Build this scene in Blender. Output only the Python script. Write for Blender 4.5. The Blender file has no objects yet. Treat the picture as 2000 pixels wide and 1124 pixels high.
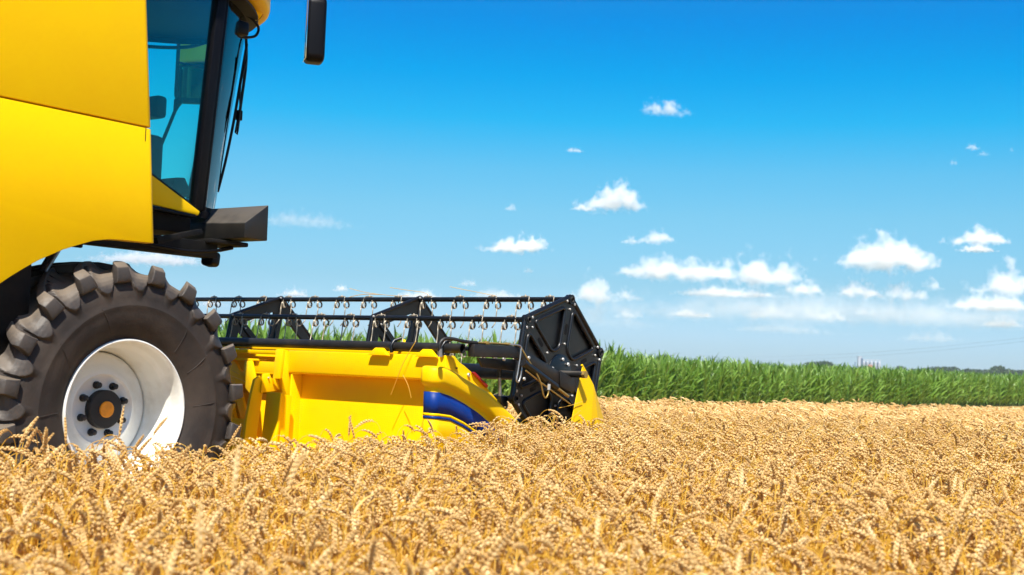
import bpy, bmesh, math, random
import numpy as np
from mathutils import Vector, Matrix, Quaternion, noise
R = math.radians
PI = math.pi
random.seed(7)
rng = np.random.default_rng(7)
scene = bpy.context.scene
C = scene.collection

# ------------------------------------------------------------------ camera
# machine frame: +X driving direction, +Y machine's left, Z up, metres
FPX = 2493.1 / 2000.0
PHI, PITCH, ROLL = 0.9362, 0.0604, 0.0379
CAM = Vector((-5.003, -8.172, 1.302))
def cam_axes():
    r = Vector((math.cos(PHI), -math.sin(PHI), 0)); c = Vector((math.sin(PHI), math.cos(PHI), 0)); z = Vector((0, 0, 1))
    F = c * math.cos(PITCH) + z * math.sin(PITCH); U = -c * math.sin(PITCH) + z * math.cos(PITCH)
    return r * math.cos(ROLL) + U * math.sin(ROLL), U * math.cos(ROLL) - r * math.sin(ROLL), F
AR, AU, AF = cam_axes()
cd = bpy.data.cameras.new('camera'); cam = bpy.data.objects.new('camera', cd); C.objects.link(cam)
m3 = Matrix((AR, AU, -AF)).transposed()
cam.matrix_world = Matrix.Translation(CAM) @ m3.to_4x4()
cd.sensor_width = 36; cd.lens = 36 * FPX
cd.clip_start = 0.05; cd.clip_end = 30000
cd.dof.use_dof = True; cd.dof.focus_distance = 10.0; cd.dof.aperture_fstop = 3.4
scene.camera = cam

# ------------------------------------------------------------------ sky, sun, exposure
SUN = Vector((-0.455, -0.31, 0.835)).normalized()
w = bpy.data.worlds.new('World'); scene.world = w; w.use_nodes = True
nt = w.node_tree; nt.nodes.clear()
out = nt.nodes.new('ShaderNodeOutputWorld'); bg = nt.nodes.new('ShaderNodeBackground')
sky = nt.nodes.new('ShaderNodeTexSky'); sky.sky_type = 'NISHITA'; sky.sun_disc = False
sky.sun_elevation = math.asin(SUN.z); sky.sun_rotation = math.atan2(SUN.x, SUN.y)
sky.air_density = 1.0; sky.dust_density = 0.6; sky.ozone_density = 2.0
tc = nt.nodes.new('ShaderNodeTexCoord'); sp = nt.nodes.new('ShaderNodeSeparateXYZ')
cr = nt.nodes.new('ShaderNodeValToRGB'); mx = nt.nodes.new('ShaderNodeMix'); mx.data_type = 'RGBA'; mx.blend_type = 'MULTIPLY'
mx.inputs['Factor'].default_value = 1
nt.links.new(tc.outputs['Generated'], sp.inputs[0]); nt.links.new(sp.outputs['Z'], cr.inputs[0])
nt.links.new(sky.outputs[0], mx.inputs['A']); nt.links.new(cr.outputs[0], mx.inputs['B'])
nt.links.new(mx.outputs['Result'], bg.inputs[0]); nt.links.new(bg.outputs[0], out.inputs[0])
bg.inputs[1].default_value = 0.09
SKYRAMP = [(0.0, (0.5228, 0.7465, 1.1185)), (0.028, (0.5228, 0.7465, 1.1185)), (0.065, (0.4263, 0.675, 0.8774)), (0.12, (0.3812, 0.7657, 0.8933)), (0.152, (0.281, 0.795, 0.9471)), (0.19, (0.0529, 0.8008, 1.0449)), (0.224, (0.0005, 0.7291, 1.0951)), (0.265, (0.0007, 0.6256, 1.1163)), (0.33, (0.06, 0.58, 1.0)), (0.42, (0.36, 0.64, 1.0)), (0.75, (0.62, 0.74, 0.95))]
els = cr.color_ramp.elements
els[0].position = SKYRAMP[0][0]; els[0].color = (*SKYRAMP[0][1], 1)
els[1].position = SKYRAMP[-1][0]; els[1].color = (*SKYRAMP[-1][1], 1)
for q, c in SKYRAMP[1:-1]:
    e = els.new(q); e.color = (*c, 1)
sl = bpy.data.lights.new('sun', 'SUN'); sl.energy = 5.0; sl.angle = R(0.53); sl.color = (1.0, 0.955, 0.87)
so = bpy.data.objects.new('sun', sl); C.objects.link(so)
so.rotation_euler = SUN.to_track_quat('Z', 'Y').to_euler()
vs = scene.view_settings
vs.view_transform = 'Standard'; vs.look = 'None'; vs.gamma = 1; vs.exposure = 0.72; vs.use_curve_mapping = False
cy = scene.cycles
cy.use_denoising = True; cy.max_bounces = 8; cy.transparent_max_bounces = 24; cy.sample_clamp_indirect = 6
cy.use_adaptive_sampling = True; cy.adaptive_threshold = 0.02

# ------------------------------------------------------------------ materials
def mat(name, col, rough=0.5, metal=0.0, var=0.0, vscale=3.0, col2=None, bump=0.0, bscale=40.0, coat=0.0, spec=0.5, thr=(0.45, 0.7), coords='Object', dust=None):
    m = bpy.data.materials.new(name); m.use_nodes = True
    t = m.node_tree; b = t.nodes['Principled BSDF']
    b.inputs['Base Color'].default_value = (*col, 1); b.inputs['Roughness'].default_value = rough
    b.inputs['Metallic'].default_value = metal; b.inputs['Coat Weight'].default_value = coat
    b.inputs['Coat Roughness'].default_value = 0.1
    b.inputs['Specular IOR Level'].default_value = spec
    tc = t.nodes.new('ShaderNodeTexCoord')
    if var or col2:
        n = t.nodes.new('ShaderNodeTexNoise'); n.inputs['Scale'].default_value = vscale; n.inputs['Detail'].default_value = 8
        n.inputs['Roughness'].default_value = 0.62
        t.links.new(tc.outputs[coords], n.inputs['Vector'])
        r = t.nodes.new('ShaderNodeValToRGB')
        c2 = col2 or tuple(c * (1 - var) for c in col)
        r.color_ramp.elements[0].position = thr[0]; r.color_ramp.elements[0].color = (*col, 1)
        r.color_ramp.elements[1].position = thr[1]; r.color_ramp.elements[1].color = (*c2, 1)
        t.links.new(n.outputs['Fac'], r.inputs[0]); t.links.new(r.outputs[0], b.inputs['Base Color'])
    if dust:   # dust settled on upward faces
        g = t.nodes.new('ShaderNodeNewGeometry'); sx = t.nodes.new('ShaderNodeSeparateXYZ'); t.links.new(g.outputs['Normal'], sx.inputs[0])
        nd = t.nodes.new('ShaderNodeTexNoise'); nd.inputs['Scale'].default_value = 9; nd.inputs['Detail'].default_value = 6; t.links.new(tc.outputs[coords], nd.inputs['Vector'])
        ma = t.nodes.new('ShaderNodeMath'); ma.operation = 'MULTIPLY_ADD'; ma.inputs[1].default_value = 0.8; t.links.new(nd.outputs['Fac'], ma.inputs[0]); t.links.new(sx.outputs['Z'], ma.inputs[2])
        mr = t.nodes.new('ShaderNodeMapRange'); mr.inputs['From Min'].default_value = 0.75; mr.inputs['From Max'].default_value = 1.25; t.links.new(ma.outputs[0], mr.inputs['Value'])
        mi = t.nodes.new('ShaderNodeMix'); mi.data_type = 'RGBA'; mi.inputs['B'].default_value = (*dust, 1); t.links.new(mr.outputs[0], mi.inputs['Factor'])
        if b.inputs['Base Color'].links: t.links.new(b.inputs['Base Color'].links[0].from_socket, mi.inputs['A'])
        else: mi.inputs['A'].default_value = (*col, 1)
        t.links.new(mi.outputs['Result'], b.inputs['Base Color'])
    if bump:
        n2 = t.nodes.new('ShaderNodeTexNoise'); n2.inputs['Scale'].default_value = bscale; n2.inputs['Detail'].default_value = 5
        t.links.new(tc.outputs[coords], n2.inputs['Vector'])
        bp = t.nodes.new('ShaderNodeBump'); bp.inputs['Strength'].default_value = bump; bp.inputs['Distance'].default_value = 0.01
        t.links.new(n2.outputs['Fac'], bp.inputs['Height']); t.links.new(bp.outputs[0], b.inputs['Normal'])
    return m
YEL = mat('yellow_paint', (0.95, 0.59, 0.0), 0.42, col2=(0.93, 0.555, 0.001), vscale=2.2, thr=(0.4, 0.75), spec=0.10, bump=0.012, bscale=3.0)
YEL2 = mat('yellow_header_paint', (0.95, 0.575, 0.0), 0.45, col2=(0.92, 0.49, 0.003), vscale=5, thr=(0.5, 0.85), spec=0.18, bump=0.03, bscale=14)
BLK = mat('black_painted_steel', (0.0035, 0.0038, 0.0048), 0.36, col2=(0.013, 0.011, 0.009), vscale=7, thr=(0.5, 0.8), bump=0.05, bscale=60)
BLKD = mat('dusty_black_steel', (0.006, 0.006, 0.0065), 0.5, col2=(0.035, 0.027, 0.019), vscale=5, thr=(0.42, 0.85), bump=0.06, bscale=50)
DARK = mat('dark_chassis', (0.0035, 0.0035, 0.004), 0.65, col2=(0.012, 0.010, 0.008), vscale=6, spec=0.2)
PLAS = mat('black_plastic', (0.003, 0.003, 0.0045), 0.42, spec=0.15, bump=0.08, bscale=180)
WORN = mat('worn_dusty_plate', (0.005, 0.0048, 0.0045), 0.5, col2=(0.014, 0.012, 0.010), vscale=4.5, thr=(0.4, 0.62), bump=0.1, bscale=60, dust=(0.075, 0.064, 0.052))
RUB = mat('tyre_rubber', (0.026, 0.020, 0.017), 0.68, col2=(0.062, 0.045, 0.033), vscale=2.6, thr=(0.40, 0.72), bump=0.25, bscale=26, spec=0.3)
RUBL = mat('worn_lug_rubber', (0.042, 0.035, 0.031), 0.52, col2=(0.095, 0.076, 0.060), vscale=7, thr=(0.40, 0.75), bump=0.3, bscale=45, spec=0.35, dust=(0.155, 0.122, 0.09))
WHT = mat('cream_white_rim_paint', (0.82, 0.81, 0.75), 0.35, col2=(0.55, 0.50, 0.40), vscale=3.5, thr=(0.52, 0.85), coat=0.2)
ORG = mat('orange_cap', (0.90, 0.31, 0.008), 0.45, var=0.2, vscale=20)
HUBM = mat('dark_hub_steel', (0.012, 0.010, 0.009), 0.6, var=0.3, bump=0.1, bscale=40)
BLUE = mat('blue_decal', (0.0, 0.030, 0.21), 0.5, var=0.15, vscale=6, spec=0.3)
REDM = mat('red_reflector', (0.35, 0.01, 0.015), 0.25)
STL = mat('bare_steel', (0.45, 0.43, 0.40), 0.38, metal=0.85, var=0.3, vscale=30)
TINE = mat('spring_steel', (0.42, 0.36, 0.27), 0.45, metal=0.5, col2=(0.24, 0.17, 0.10), vscale=25)
BOLT = mat('zinc_bolt', (0.58, 0.56, 0.52), 0.45, metal=0.5, var=0.2, vscale=40)
GOLD = mat('zinc_yellow_steel', (0.42, 0.27, 0.07), 0.4, metal=0.5, var=0.3, vscale=30)
SPRG = mat('coil_spring_steel', (0.25, 0.22, 0.2), 0.5, metal=0.5)
MIRG = mat('mirror_glass', (0.75, 0.78, 0.8), 0.03, metal=1.0)

def glass_mat(name, tint, refl=1.0):
    m = bpy.data.materials.new(name); m.use_nodes = True; t = m.node_tree; t.nodes.clear()
    o = t.nodes.new('ShaderNodeOutputMaterial'); tr = t.nodes.new('ShaderNodeBsdfTransparent'); tr.inputs[0].default_value = (*tint, 1)
    g = t.nodes.new('ShaderNodeBsdfGlossy'); g.inputs['Roughness'].default_value = 0.02
    f = t.nodes.new('ShaderNodeFresnel'); f.inputs[0].default_value = 1.45
    mm = t.nodes.new('ShaderNodeMixShader')
    t.links.new(f.outputs[0], mm.inputs[0]); t.links.new(tr.outputs[0], mm.inputs[1]); t.links.new(g.outputs[0], mm.inputs[2]); t.links.new(mm.outputs[0], o.inputs[0])
    return m
GLS = glass_mat('tinted_cab_glass', (0.62, 0.99, 0.965))
AMB = glass_mat('amber_lens', (0.9, 0.45, 0.05))

def plant_mat(name, cols, rough=0.6, transl=0.35, tcol=None, scale=8.0):
    """per-plant and along-surface colour variation, with some light passing through"""
    m = bpy.data.materials.new(name); m.use_nodes = True; t = m.node_tree
    b = t.nodes['Principled BSDF']; b.inputs['Roughness'].default_value = rough; b.inputs['Specular IOR Level'].default_value = 0.5
    oi = t.nodes.new('ShaderNodeObjectInfo'); geo = t.nodes.new('ShaderNodeNewGeometry')
    n = t.nodes.new('ShaderNodeTexNoise'); n.inputs['Scale'].default_value = scale; n.inputs['Detail'].default_value = 4
    t.links.new(geo.outputs['Position'], n.inputs['Vector'])
    a = t.nodes.new('ShaderNodeMath'); a.operation = 'MULTIPLY_ADD'; a.inputs[1].default_value = 0.45
    ad = t.nodes.new('ShaderNodeMath'); ad.operation = 'MULTIPLY'; ad.inputs[1].default_value = 0.30
    a3 = t.nodes.new('ShaderNodeMath'); a3.operation = 'MULTIPLY_ADD'; a3.inputs[1].default_value = 0.25
    t.links.new(oi.outputs['Random'], ad.inputs[0]); t.links.new(n.outputs['Fac'], a.inputs[0]); t.links.new(ad.outputs[0], a.inputs[2])
    t.links.new(geo.outputs['Random Per Island'], a3.inputs[0]); t.links.new(a.outputs[0], a3.inputs[2])
    r = t.nodes.new('ShaderNodeValToRGB'); els = r.color_ramp.elements
    els[0].position = 0.12; els[0].color = (*cols[0], 1); els[1].position = 0.88; els[1].color = (*cols[-1], 1)
    for k, c in enumerate(cols[1:-1]):
        e = els.new(0.12 + 0.76 * (k + 1) / (len(cols) - 1)); e.color = (*c, 1)
    t.links.new(a3.outputs[0], r.inputs[0]); t.links.new(r.outputs[0], b.inputs['Base Color'])
    if transl:
        tl = t.nodes.new('ShaderNodeBsdfTranslucent'); ms = t.nodes.new('ShaderNodeMixShader'); ms.inputs[0].default_value = transl
        t.links.new(r.outputs[0], tl.inputs[0]); t.links.new(b.outputs[0], ms.inputs[1]); t.links.new(tl.outputs[0], ms.inputs[2])
        t.links.new(ms.outputs[0], t.nodes['Material Output'].inputs[0])
    return m
EAR = plant_mat('ripe_wheat_ear', [(0.50, 0.27, 0.075), (0.74, 0.46, 0.155), (0.87, 0.62, 0.255), (0.94, 0.77, 0.46)], 0.38, 0.25, scale=30)
STEM = plant_mat('golden_wheat_straw', [(0.70, 0.38, 0.03), (0.84, 0.52, 0.06), (0.88, 0.62, 0.14)], 0.45, 0.35, scale=12)
WLEAF = plant_mat('dry_wheat_leaf', [(0.62, 0.35, 0.07), (0.80, 0.52, 0.13), (0.86, 0.66, 0.30)], 0.55, 0.4, scale=12)
CORNL = plant_mat('green_maize_leaf', [(0.055, 0.13, 0.014), (0.13, 0.25, 0.028), (0.22, 0.37, 0.06), (0.36, 0.50, 0.14)], 0.36, 0.40, scale=3)
CORNS = plant_mat('maize_stalk', [(0.06, 0.12, 0.02), (0.13, 0.19, 0.04)], 0.5, 0.0, scale=3)
TREEL = plant_mat('far_tree_leaf', [(0.020, 0.045, 0.014), (0.035, 0.075, 0.020), (0.055, 0.10, 0.03)], 0.6, 0.2, scale=0.5)
TREEB = mat('far_tree_bark', (0.06, 0.045, 0.03), 0.9, var=0.3)
EARTH = mat('far_fields', (0.17, 0.17, 0.07), 0.95, col2=(0.25, 0.21, 0.10), vscale=0.01, thr=(0.4, 0.6))
SOIL = mat('stubble_ground', (0.50, 0.32, 0.09), 0.9, col2=(0.30, 0.19, 0.075), vscale=1.5, thr=(0.35, 0.75), bump=0.6, bscale=20)
CONC = mat('pale_silo_steel', (0.40, 0.43, 0.48), 0.4, var=0.15, vscale=0.4)
SILB = mat('blue_grey_cladding', (0.05, 0.09, 0.16), 0.5, var=0.15, vscale=0.4)
SILO = mat('orange_red_shed', (0.50, 0.20, 0.10), 0.6, var=0.2, vscale=0.4)
WIRE = mat('cable_grey', (0.09, 0.10, 0.12), 0.6)
WOOD = mat('pole_wood', (0.16, 0.11, 0.07), 0.8, var=0.3)

# ------------------------------------------------------------------ helpers
def link(name, me, m=None, parent=None, smooth=False):
    o = bpy.data.objects.new(name, me); C.objects.link(o)
    if m is not None and len(me.materials) == 0: me.materials.append(m)
    if parent is not None: o.parent = parent
    if smooth: me.polygons.foreach_set('use_smooth', [True] * len(me.polygons))
    return o
def from_bm(name, bm, m, parent=None, smooth=False, sharp=None):
    bmesh.ops.recalc_face_normals(bm, faces=bm.faces)
    me = bpy.data.meshes.new(name); bm.to_mesh(me); bm.free()
    o = link(name, me, m, parent, smooth or sharp is not None)
    if sharp is not None: me.set_sharp_from_angle(angle=R(sharp))
    return o
def tag(o, label, cat, group=None, kind=None):
    if label: o['label'] = label
    if cat: o['category'] = cat
    if group: o['group'] = group
    if kind: o['kind'] = kind
    return o
def empty(name, loc, label, cat, group=None):
    o = bpy.data.objects.new(name, None); C.objects.link(o); o.location = loc; o.empty_display_size = 0.2
    return tag(o, label, cat, group)
def bm_prism(bm, poly, axis, a, b, bev=0.0, seg=2, ang=20):
    """extrude a polygon (list of 2-D points) along axis 'x','y','z' from a to b"""
    def P(u, v, t):
        return {'x': (t, u, v), 'y': (u, t, v), 'z': (u, v, t)}[axis]
    f0 = [bm.verts.new(P(u, v, a)) for u, v in poly]; f1 = [bm.verts.new(P(u, v, b)) for u, v in poly]
    fs = [bm.faces.new(f0), bm.faces.new(f1[::-1])]
    n = len(poly)
    for i in range(n):
        fs.append(bm.faces.new((f0[i], f0[(i + 1) % n], f1[(i + 1) % n], f1[i])))
    bmesh.ops.recalc_face_normals(bm, faces=fs)
    if bev > 0:
        es = set()
        for f in fs:
            for e in f.edges:
                if len(e.link_faces) == 2 and e.calc_face_angle(0) > R(ang): es.add(e)
        bmesh.ops.bevel(bm, geom=list(es), offset=bev, segments=seg, profile=0.5, affect='EDGES', clamp_overlap=True)
def prism(name, poly, axis, a, b, m, parent=None, bev=0.004, seg=2, holes=None):
    bm = bmesh.new(); bm_prism(bm, poly, axis, a, b, bev, seg)
    return from_bm(name, bm, m, parent, sharp=35)
def box(name, x0, x1, y0, y1, z0, z1, m, parent=None, bev=0.004, seg=2):
    return prism(name, [(x0, z0), (x1, z0), (x1, z1), (x0, z1)], 'y', y0, y1, m, parent, bev, seg)
def bm_tube(bm, pts, r, n=10, closed=False, cap=True, radii=None):
    pts = [Vector(p) for p in pts]; N = len(pts); rings = []
    up = Vector((0, 0, 1)); prev = None
    for i, p in enumerate(pts):
        if closed: d = (pts[(i + 1) % N] - pts[i - 1])
        else: d = pts[min(i + 1, N - 1)] - pts[max(i - 1, 0)]
        d.normalize()
        if prev is None:
            a = Vector((0, 0, 1)) if abs(d.z) < 0.9 else Vector((1, 0, 0))
            u = d.cross(a).normalized()
        else:
            u = (prev - d * prev.dot(d)).normalized()
        prev = u; v = d.cross(u)
        rr = radii[i] if radii else r
        rings.append([bm.verts.new(p + (u * math.cos(2 * PI * k / n) + v * math.sin(2 * PI * k / n)) * rr) for k in range(n)])
    for i in range(N if closed else N - 1):
        a, b = rings[i], rings[(i + 1) % N]
        for k in range(n): bm.faces.new((a[k], a[(k + 1) % n], b[(k + 1) % n], b[k]))
    if cap and not closed:
        bm.faces.new(rings[0][::-1]); bm.faces.new(rings[-1])
def tube(name, pts, r, m, parent=None, n=10, radii=None):
    bm = bmesh.new(); bm_tube(bm, pts, r, n, radii=radii); return from_bm(name, bm, m, parent, sharp=50)
def smooth_path(pts, k=6):
    pts = [Vector(p) for p in pts]; o = []
    for i in range(len(pts) - 1):
        p0 = pts[max(i - 1, 0)]; p1 = pts[i]; p2 = pts[i + 1]; p3 = pts[min(i + 2, len(pts) - 1)]
        for j in range(k):
            t = j / k
            o.append(0.5 * ((2 * p1) + (-p0 + p2) * t + (2 * p0 - 5 * p1 + 4 * p2 - p3) * t * t + (-p0 + 3 * p1 - 3 * p2 + p3) * t ** 3))
    o.append(pts[-1]); return o
def revolve(name, prof, m, parent=None, n=96, c=(0, 0, 0), sharp=35, closed=False):
    """profile (r, y) turned round the Y axis through c"""
    bm = bmesh.new(); rings = []
    for k in range(n):
        a = 2 * PI * k / n
        rings.append([bm.verts.new((c[0] + r * math.cos(a), c[1] + y, c[2] + r * math.sin(a))) for r, y in prof])
    P = len(prof)
    for k in range(n):
        A, B = rings[k], rings[(k + 1) % n]
        for i in range(P if closed else P - 1):
            j = (i + 1) % P
            bm.faces.new((A[i], A[j], B[j], B[i]))
    bmesh.ops.remove_doubles(bm, verts=bm.verts, dist=1e-5)
    return from_bm(name, bm, m, parent, sharp=sharp)
def bolt(parent, p, r=0.011, ax='y', h=0.014, m=None, name='bolt', me=[None]):
    key = (round(r, 4), ax, round(h, 4))
    me[0] = me[0] or {}
    if key not in me[0]:
        bm = bmesh.new()
        if ax == 'y':
            bm_prism(bm, [(r * math.cos(a * PI / 3), r * math.sin(a * PI / 3)) for a in range(6)], 'y', 0, -h, r * 0.25, 2)
        elif ax == 'x':
            bm_prism(bm, [(r * math.cos(a * PI / 3), r * math.sin(a * PI / 3)) for a in range(6)], 'x', 0, -h, r * 0.25, 2)
        else:
            bm_prism(bm, [(r * math.cos(a * PI / 3), r * math.sin(a * PI / 3)) for a in range(6)], 'z', 0, h, r * 0.25, 2)
        bmesh.ops.recalc_face_normals(bm, faces=bm.faces)
        mm = bpy.data.meshes.new('bolt'); bm.to_mesh(mm); bm.free(); mm.materials.append(m or BOLT); me[0][key] = mm
    o = bpy.data.objects.new(name, me[0][key]); C.objects.link(o); o.location = p; o.parent = parent
    return o

# ------------------------------------------------------------------ ground
def ground():
    bm = bmesh.new(); n = 60
    xs = [-1500 + 5500 * (i / n) for i in range(n + 1)]
    v = [[bm.verts.new((x, y, 0)) for y in np.linspace(-1500, 2200, 41)] for x in xs]
    for i in range(n):
        for j in range(40): bm.faces.new((v[i][j], v[i + 1][j], v[i + 1][j + 1], v[i][j + 1]))
    o = from_bm('ground', bm, EARTH); o['kind'] = 'structure'
    bm = bmesh.new(); v = [[bm.verts.new((x, y, 0.004)) for y in np.linspace(-60, 12.6, 12)] for x in np.linspace(-60, 160, 30)]
    for i in range(29):
        for j in range(11): bm.faces.new((v[i][j], v[i + 1][j], v[i + 1][j + 1], v[i][j + 1]))
    o = from_bm('stubble_field', bm, SOIL); o['kind'] = 'structure'
ground()

# ================================================================== COMBINE
comb = empty('combine_harvester', (0, -1.2, 0), 'yellow combine harvester with big lugged front tyre and white rim, standing left of the wheat', 'combine harvester')
cpl = comb
def P(o):  # parts are built in world coordinates; keep them there under the thing
    return o
CINV = Matrix.Translation((0, 1.2, 0))
class _Attach:
    pass
def attach(o, parent):
    """parent o keeping its place"""
    o.parent = parent
    off = Vector(); q = parent
    while q is not None: off += q.location; q = q.parent
    o.location = o.location - off
    return o

# --- side panels: slabs with a rounded front corner
def side_panel(name, poly, m=YEL):
    bm = bmesh.new(); bm_prism(bm, poly, 'y', -1.60, -1.50, 0)
    es = [e for e in bm.edges if len(e.link_faces) == 2 and e.calc_face_angle(0) > R(40) and all(v.co.y < -1.59 for v in e.verts)
          and all(v.co.x > -0.12 for v in e.verts) and abs(e.verts[0].co.z - e.verts[1].co.z) > 0.3]
    bmesh.ops.bevel(bm, geom=es, offset=0.042, segments=6, profile=0.5, affect='EDGES')
    es = [e for e in bm.edges if len(e.link_faces) == 2 and e.calc_face_angle(0) > R(60)]
    bmesh.ops.bevel(bm, geom=es, offset=0.004, segments=2, profile=0.5, affect='EDGES')
    return attach(from_bm(name, bm, m, sharp=30), comb)
side_panel('upper_side_panel', [(-5.2, 2.707), (0.052, 2.707), (-0.045, 3.62), (-0.09, 4.15), (-5.2, 4.15)])
arch = [(0.125, 1.982), (0.0, 1.978), (-0.11, 1.977), (-0.221, 1.972), (-0.34, 1.950), (-0.451, 1.911), (-0.54, 1.878), (-0.619, 1.840), (-0.70, 1.800), (-0.78, 1.752), (-0.86, 1.700), (-0.933, 1.648), (-1.06, 1.54), (-1.16, 1.42), (-1.24, 1.28)]
side_panel('lower_side_panel', [(0.055, 2.694), (-5.2, 2.694), (-5.2, 1.20), (-1.26, 1.20)] + arch[::-1])
attach(box('panel_corner_seam', -0.006, -0.001, -1.602, -1.595, 2.61, 2.694, DARK, None, 0), comb)
# inner body behind the panels
attach(box('chassis_side', -5.0, -0.66, -1.48, 1.48, 0.95, 2.55, DARK, None, 0.01), comb)
attach(box('grain_tank', -5.0, -0.10, -1.46, 1.46, 2.57, 4.10, DARK, None, 0.01), comb)
attach(box('arch_liner', -0.64, -0.10, -1.30, 1.48, 2.16, 2.55, DARK, None, 0.01), comb)
# chassis beam under the cab with bolts and brackets
beam = attach(box('cab_floor_beam', -0.36, 1.12, -1.02, -0.90, 1.985, 2.10, DARK, None, 0.006), comb)
attach(box('cab_floor_plate', -0.40, 0.98, -0.88, 0.90, 2.15, 2.30, DARK, None, 0.01), comb)
attach(box('cab_floor_bracket', -0.38, -0.02, -1.05, -1.023, 1.95, 2.06, DARK, None, 0.01), comb)
for x in (-0.30, -0.17): attach(bolt(None, (x, -1.051, 2.0), 0.012), comb)
attach(box('front_axle', -0.30, 0.30, -1.0, 1.0, 0.70, 1.12, DARK, None, 0.03), comb)
attach(box('axle_frame', -0.95, -0.64, -1.30, 0.86, 0.75, 2.3, DARK, None, 0.03), comb)
attach(tube('stay_rod', [(-0.345, -1.3, 1.935), (-0.45, -1.3, 1.76)], 0.012, STL, n=8), comb)
attach(tube('stay_rod_cover', [(-0.365, -1.28, 1.935), (-0.47, -1.28, 1.76)], 0.02, DARK, n=8), comb)
attach(prism('fold_bracket', [(0.42, 2.06), (0.80, 2.16), (0.82, 2.13), (0.44, 2.02)], 'y', -1.22, -1.17, DARK, None, 0.004), comb)
attach(tube('floor_pipe', smooth_path([(0.20, -1.06, 2.05), (0.55, -1.06, 2.02), (0.85, -1.06, 2.01), (1.1, -1.08, 2.04)], 5), 0.011, PLAS, n=8), comb)
# --- cab
attach(prism('cab_base_panel', [(0.0, 2.345), (0.665, 2.308), (0.985, 2.283), (0.995, 2.315), (0.0, 2.775)], 'y', -0.955, -0.915, YEL, None, 0.006), comb)
attach(prism('cab_base_sill', [(0.0, 2.30), (0.95, 2.262), (0.95, 2.285), (0.0, 2.335)], 'y', -0.97, -0.90, PLAS, None, 0.006), comb)
attach(prism('side_window', [(-0.05, 2.82), (0.99, 2.335), (1.105, 3.93), (-0.05, 3.93)], 'y', -0.905, -0.899, GLS, None, 0), comb)
attach(prism('window_seal', [(0.0, 2.775), (0.98, 2.322), (0.99, 2.345), (0.0, 2.80)], 'y', -0.93, -0.895, PLAS, None, 0.004), comb)
attach(prism('door_pillar', [(0.958, 2.325), (1.034, 2.325), (1.16, 3.93), (1.075, 3.93)], 'y', -0.94, -0.86, PLAS, None, 0.01), comb)
attach(prism('windscreen_pillar', [(1.047, 2.325), (1.080, 2.325), (1.203, 3.93), (1.175, 3.93)], 'y', -0.915, -0.84, PLAS, None, 0.01), comb)
attach(prism('far_pillar', [(0.955, 2.30), (1.09, 2.30), (1.21, 3.90), (1.07, 3.90)], 'y', 0.86, 0.94, PLAS, None, 0.01), comb)
def wx(y, z, off=0.0):
    t = (z - 2.33) / 1.55
    return 1.055 + 0.12 * t + (0.64 + 0.16 * t) * (1 - (y / 0.9) ** 2) + off
def windscreen(name, m, z0, z1, off, th, nz=8):
    bm = bmesh.new(); ny = 36; g = []
    for o in (off, off + th):
        g.append([[bm.verts.new((wx(y, z, o), y, z)) for z in np.linspace(z0, z1, nz)] for y in np.linspace(-0.895, 0.895, ny)])
    a, b = g
    for i in range(ny - 1):
        for j in range(nz - 1):
            bm.faces.new((a[i][j], a[i + 1][j], a[i + 1][j + 1], a[i][j + 1])); bm.faces.new((b[i][j], b[i][j + 1], b[i + 1][j + 1], b[i + 1][j]))
        bm.faces.new((a[i][0], b[i][0], b[i + 1][0], a[i + 1][0])); bm.faces.new((a[i][-1], a[i + 1][-1], b[i + 1][-1], b[i][-1]))
    for j in range(nz - 1):
        bm.faces.new((a[0][j], a[0][j + 1], b[0][j + 1], b[0][j])); bm.faces.new((a[-1][j], b[-1][j], b[-1][j + 1], a[-1][j + 1]))
    return attach(from_bm(name, bm, m, sharp=40), comb)
windscreen('windscreen', GLS, 2.34, 3.93, 0.0, 0.006)
windscreen('windscreen_bottom_seal', PLAS, 2.28, 2.338, -0.01, 0.025, 2)
windscreen('windscreen_top_seal', PLAS, 3.88, 3.93, -0.014, 0.012, 2)
# roof
ys = np.linspace(-1.0, 1.0, 25)
def rx(y, o): return 1.20 + 0.80 * (1 - abs(y / 1.02) ** 2.2) + o
inner = [(-0.1, -1.0)] + [(rx(y, 0.02), y) for y in ys] + [(-0.1, 1.0)]
outer = [(-0.1, -1.04)] + [(rx(y / 1.05, 0.11), y) for y in np.linspace(-1.05, 1.05, 25)] + [(-0.1, 1.04)]
attach(prism('cab_roof_lining', inner, 'z', 3.932, 3.957, DARK, None, 0.01), comb)
attach(prism('cab_roof', outer, 'z', 3.985, 4.30, YEL, None, 0.05, 3), comb)
lampb = attach(tube('roof_lamp_housing', [(1.56, -0.60, 4.05), (1.68, -0.60, 4.01), (1.76, -0.60, 3.985)], 0.07, YEL, n=20, radii=[0.075, 0.07, 0.058]), comb)
attach(tube('roof_lamp_glass', [(1.762, -0.60, 3.985), (1.772, -0.60, 3.982)], 0.048, AMB, n=20), comb)
attach(tube('roof_grab_loop', smooth_path([(1.60, -0.62, 3.945), (1.68, -0.62, 3.93), (1.755, -0.61, 3.895), (1.775, -0.6, 3.855), (1.74, -0.6, 3.805), (1.65, -0.6, 3.775), (1.60, -0.6, 3.77)], 5), 0.011, PLAS, n=8), comb)
attach(box('wiper_motor', 1.46, 1.60, -0.70, -0.56, 3.76, 3.87, PLAS, None, 0.02), comb)
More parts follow.
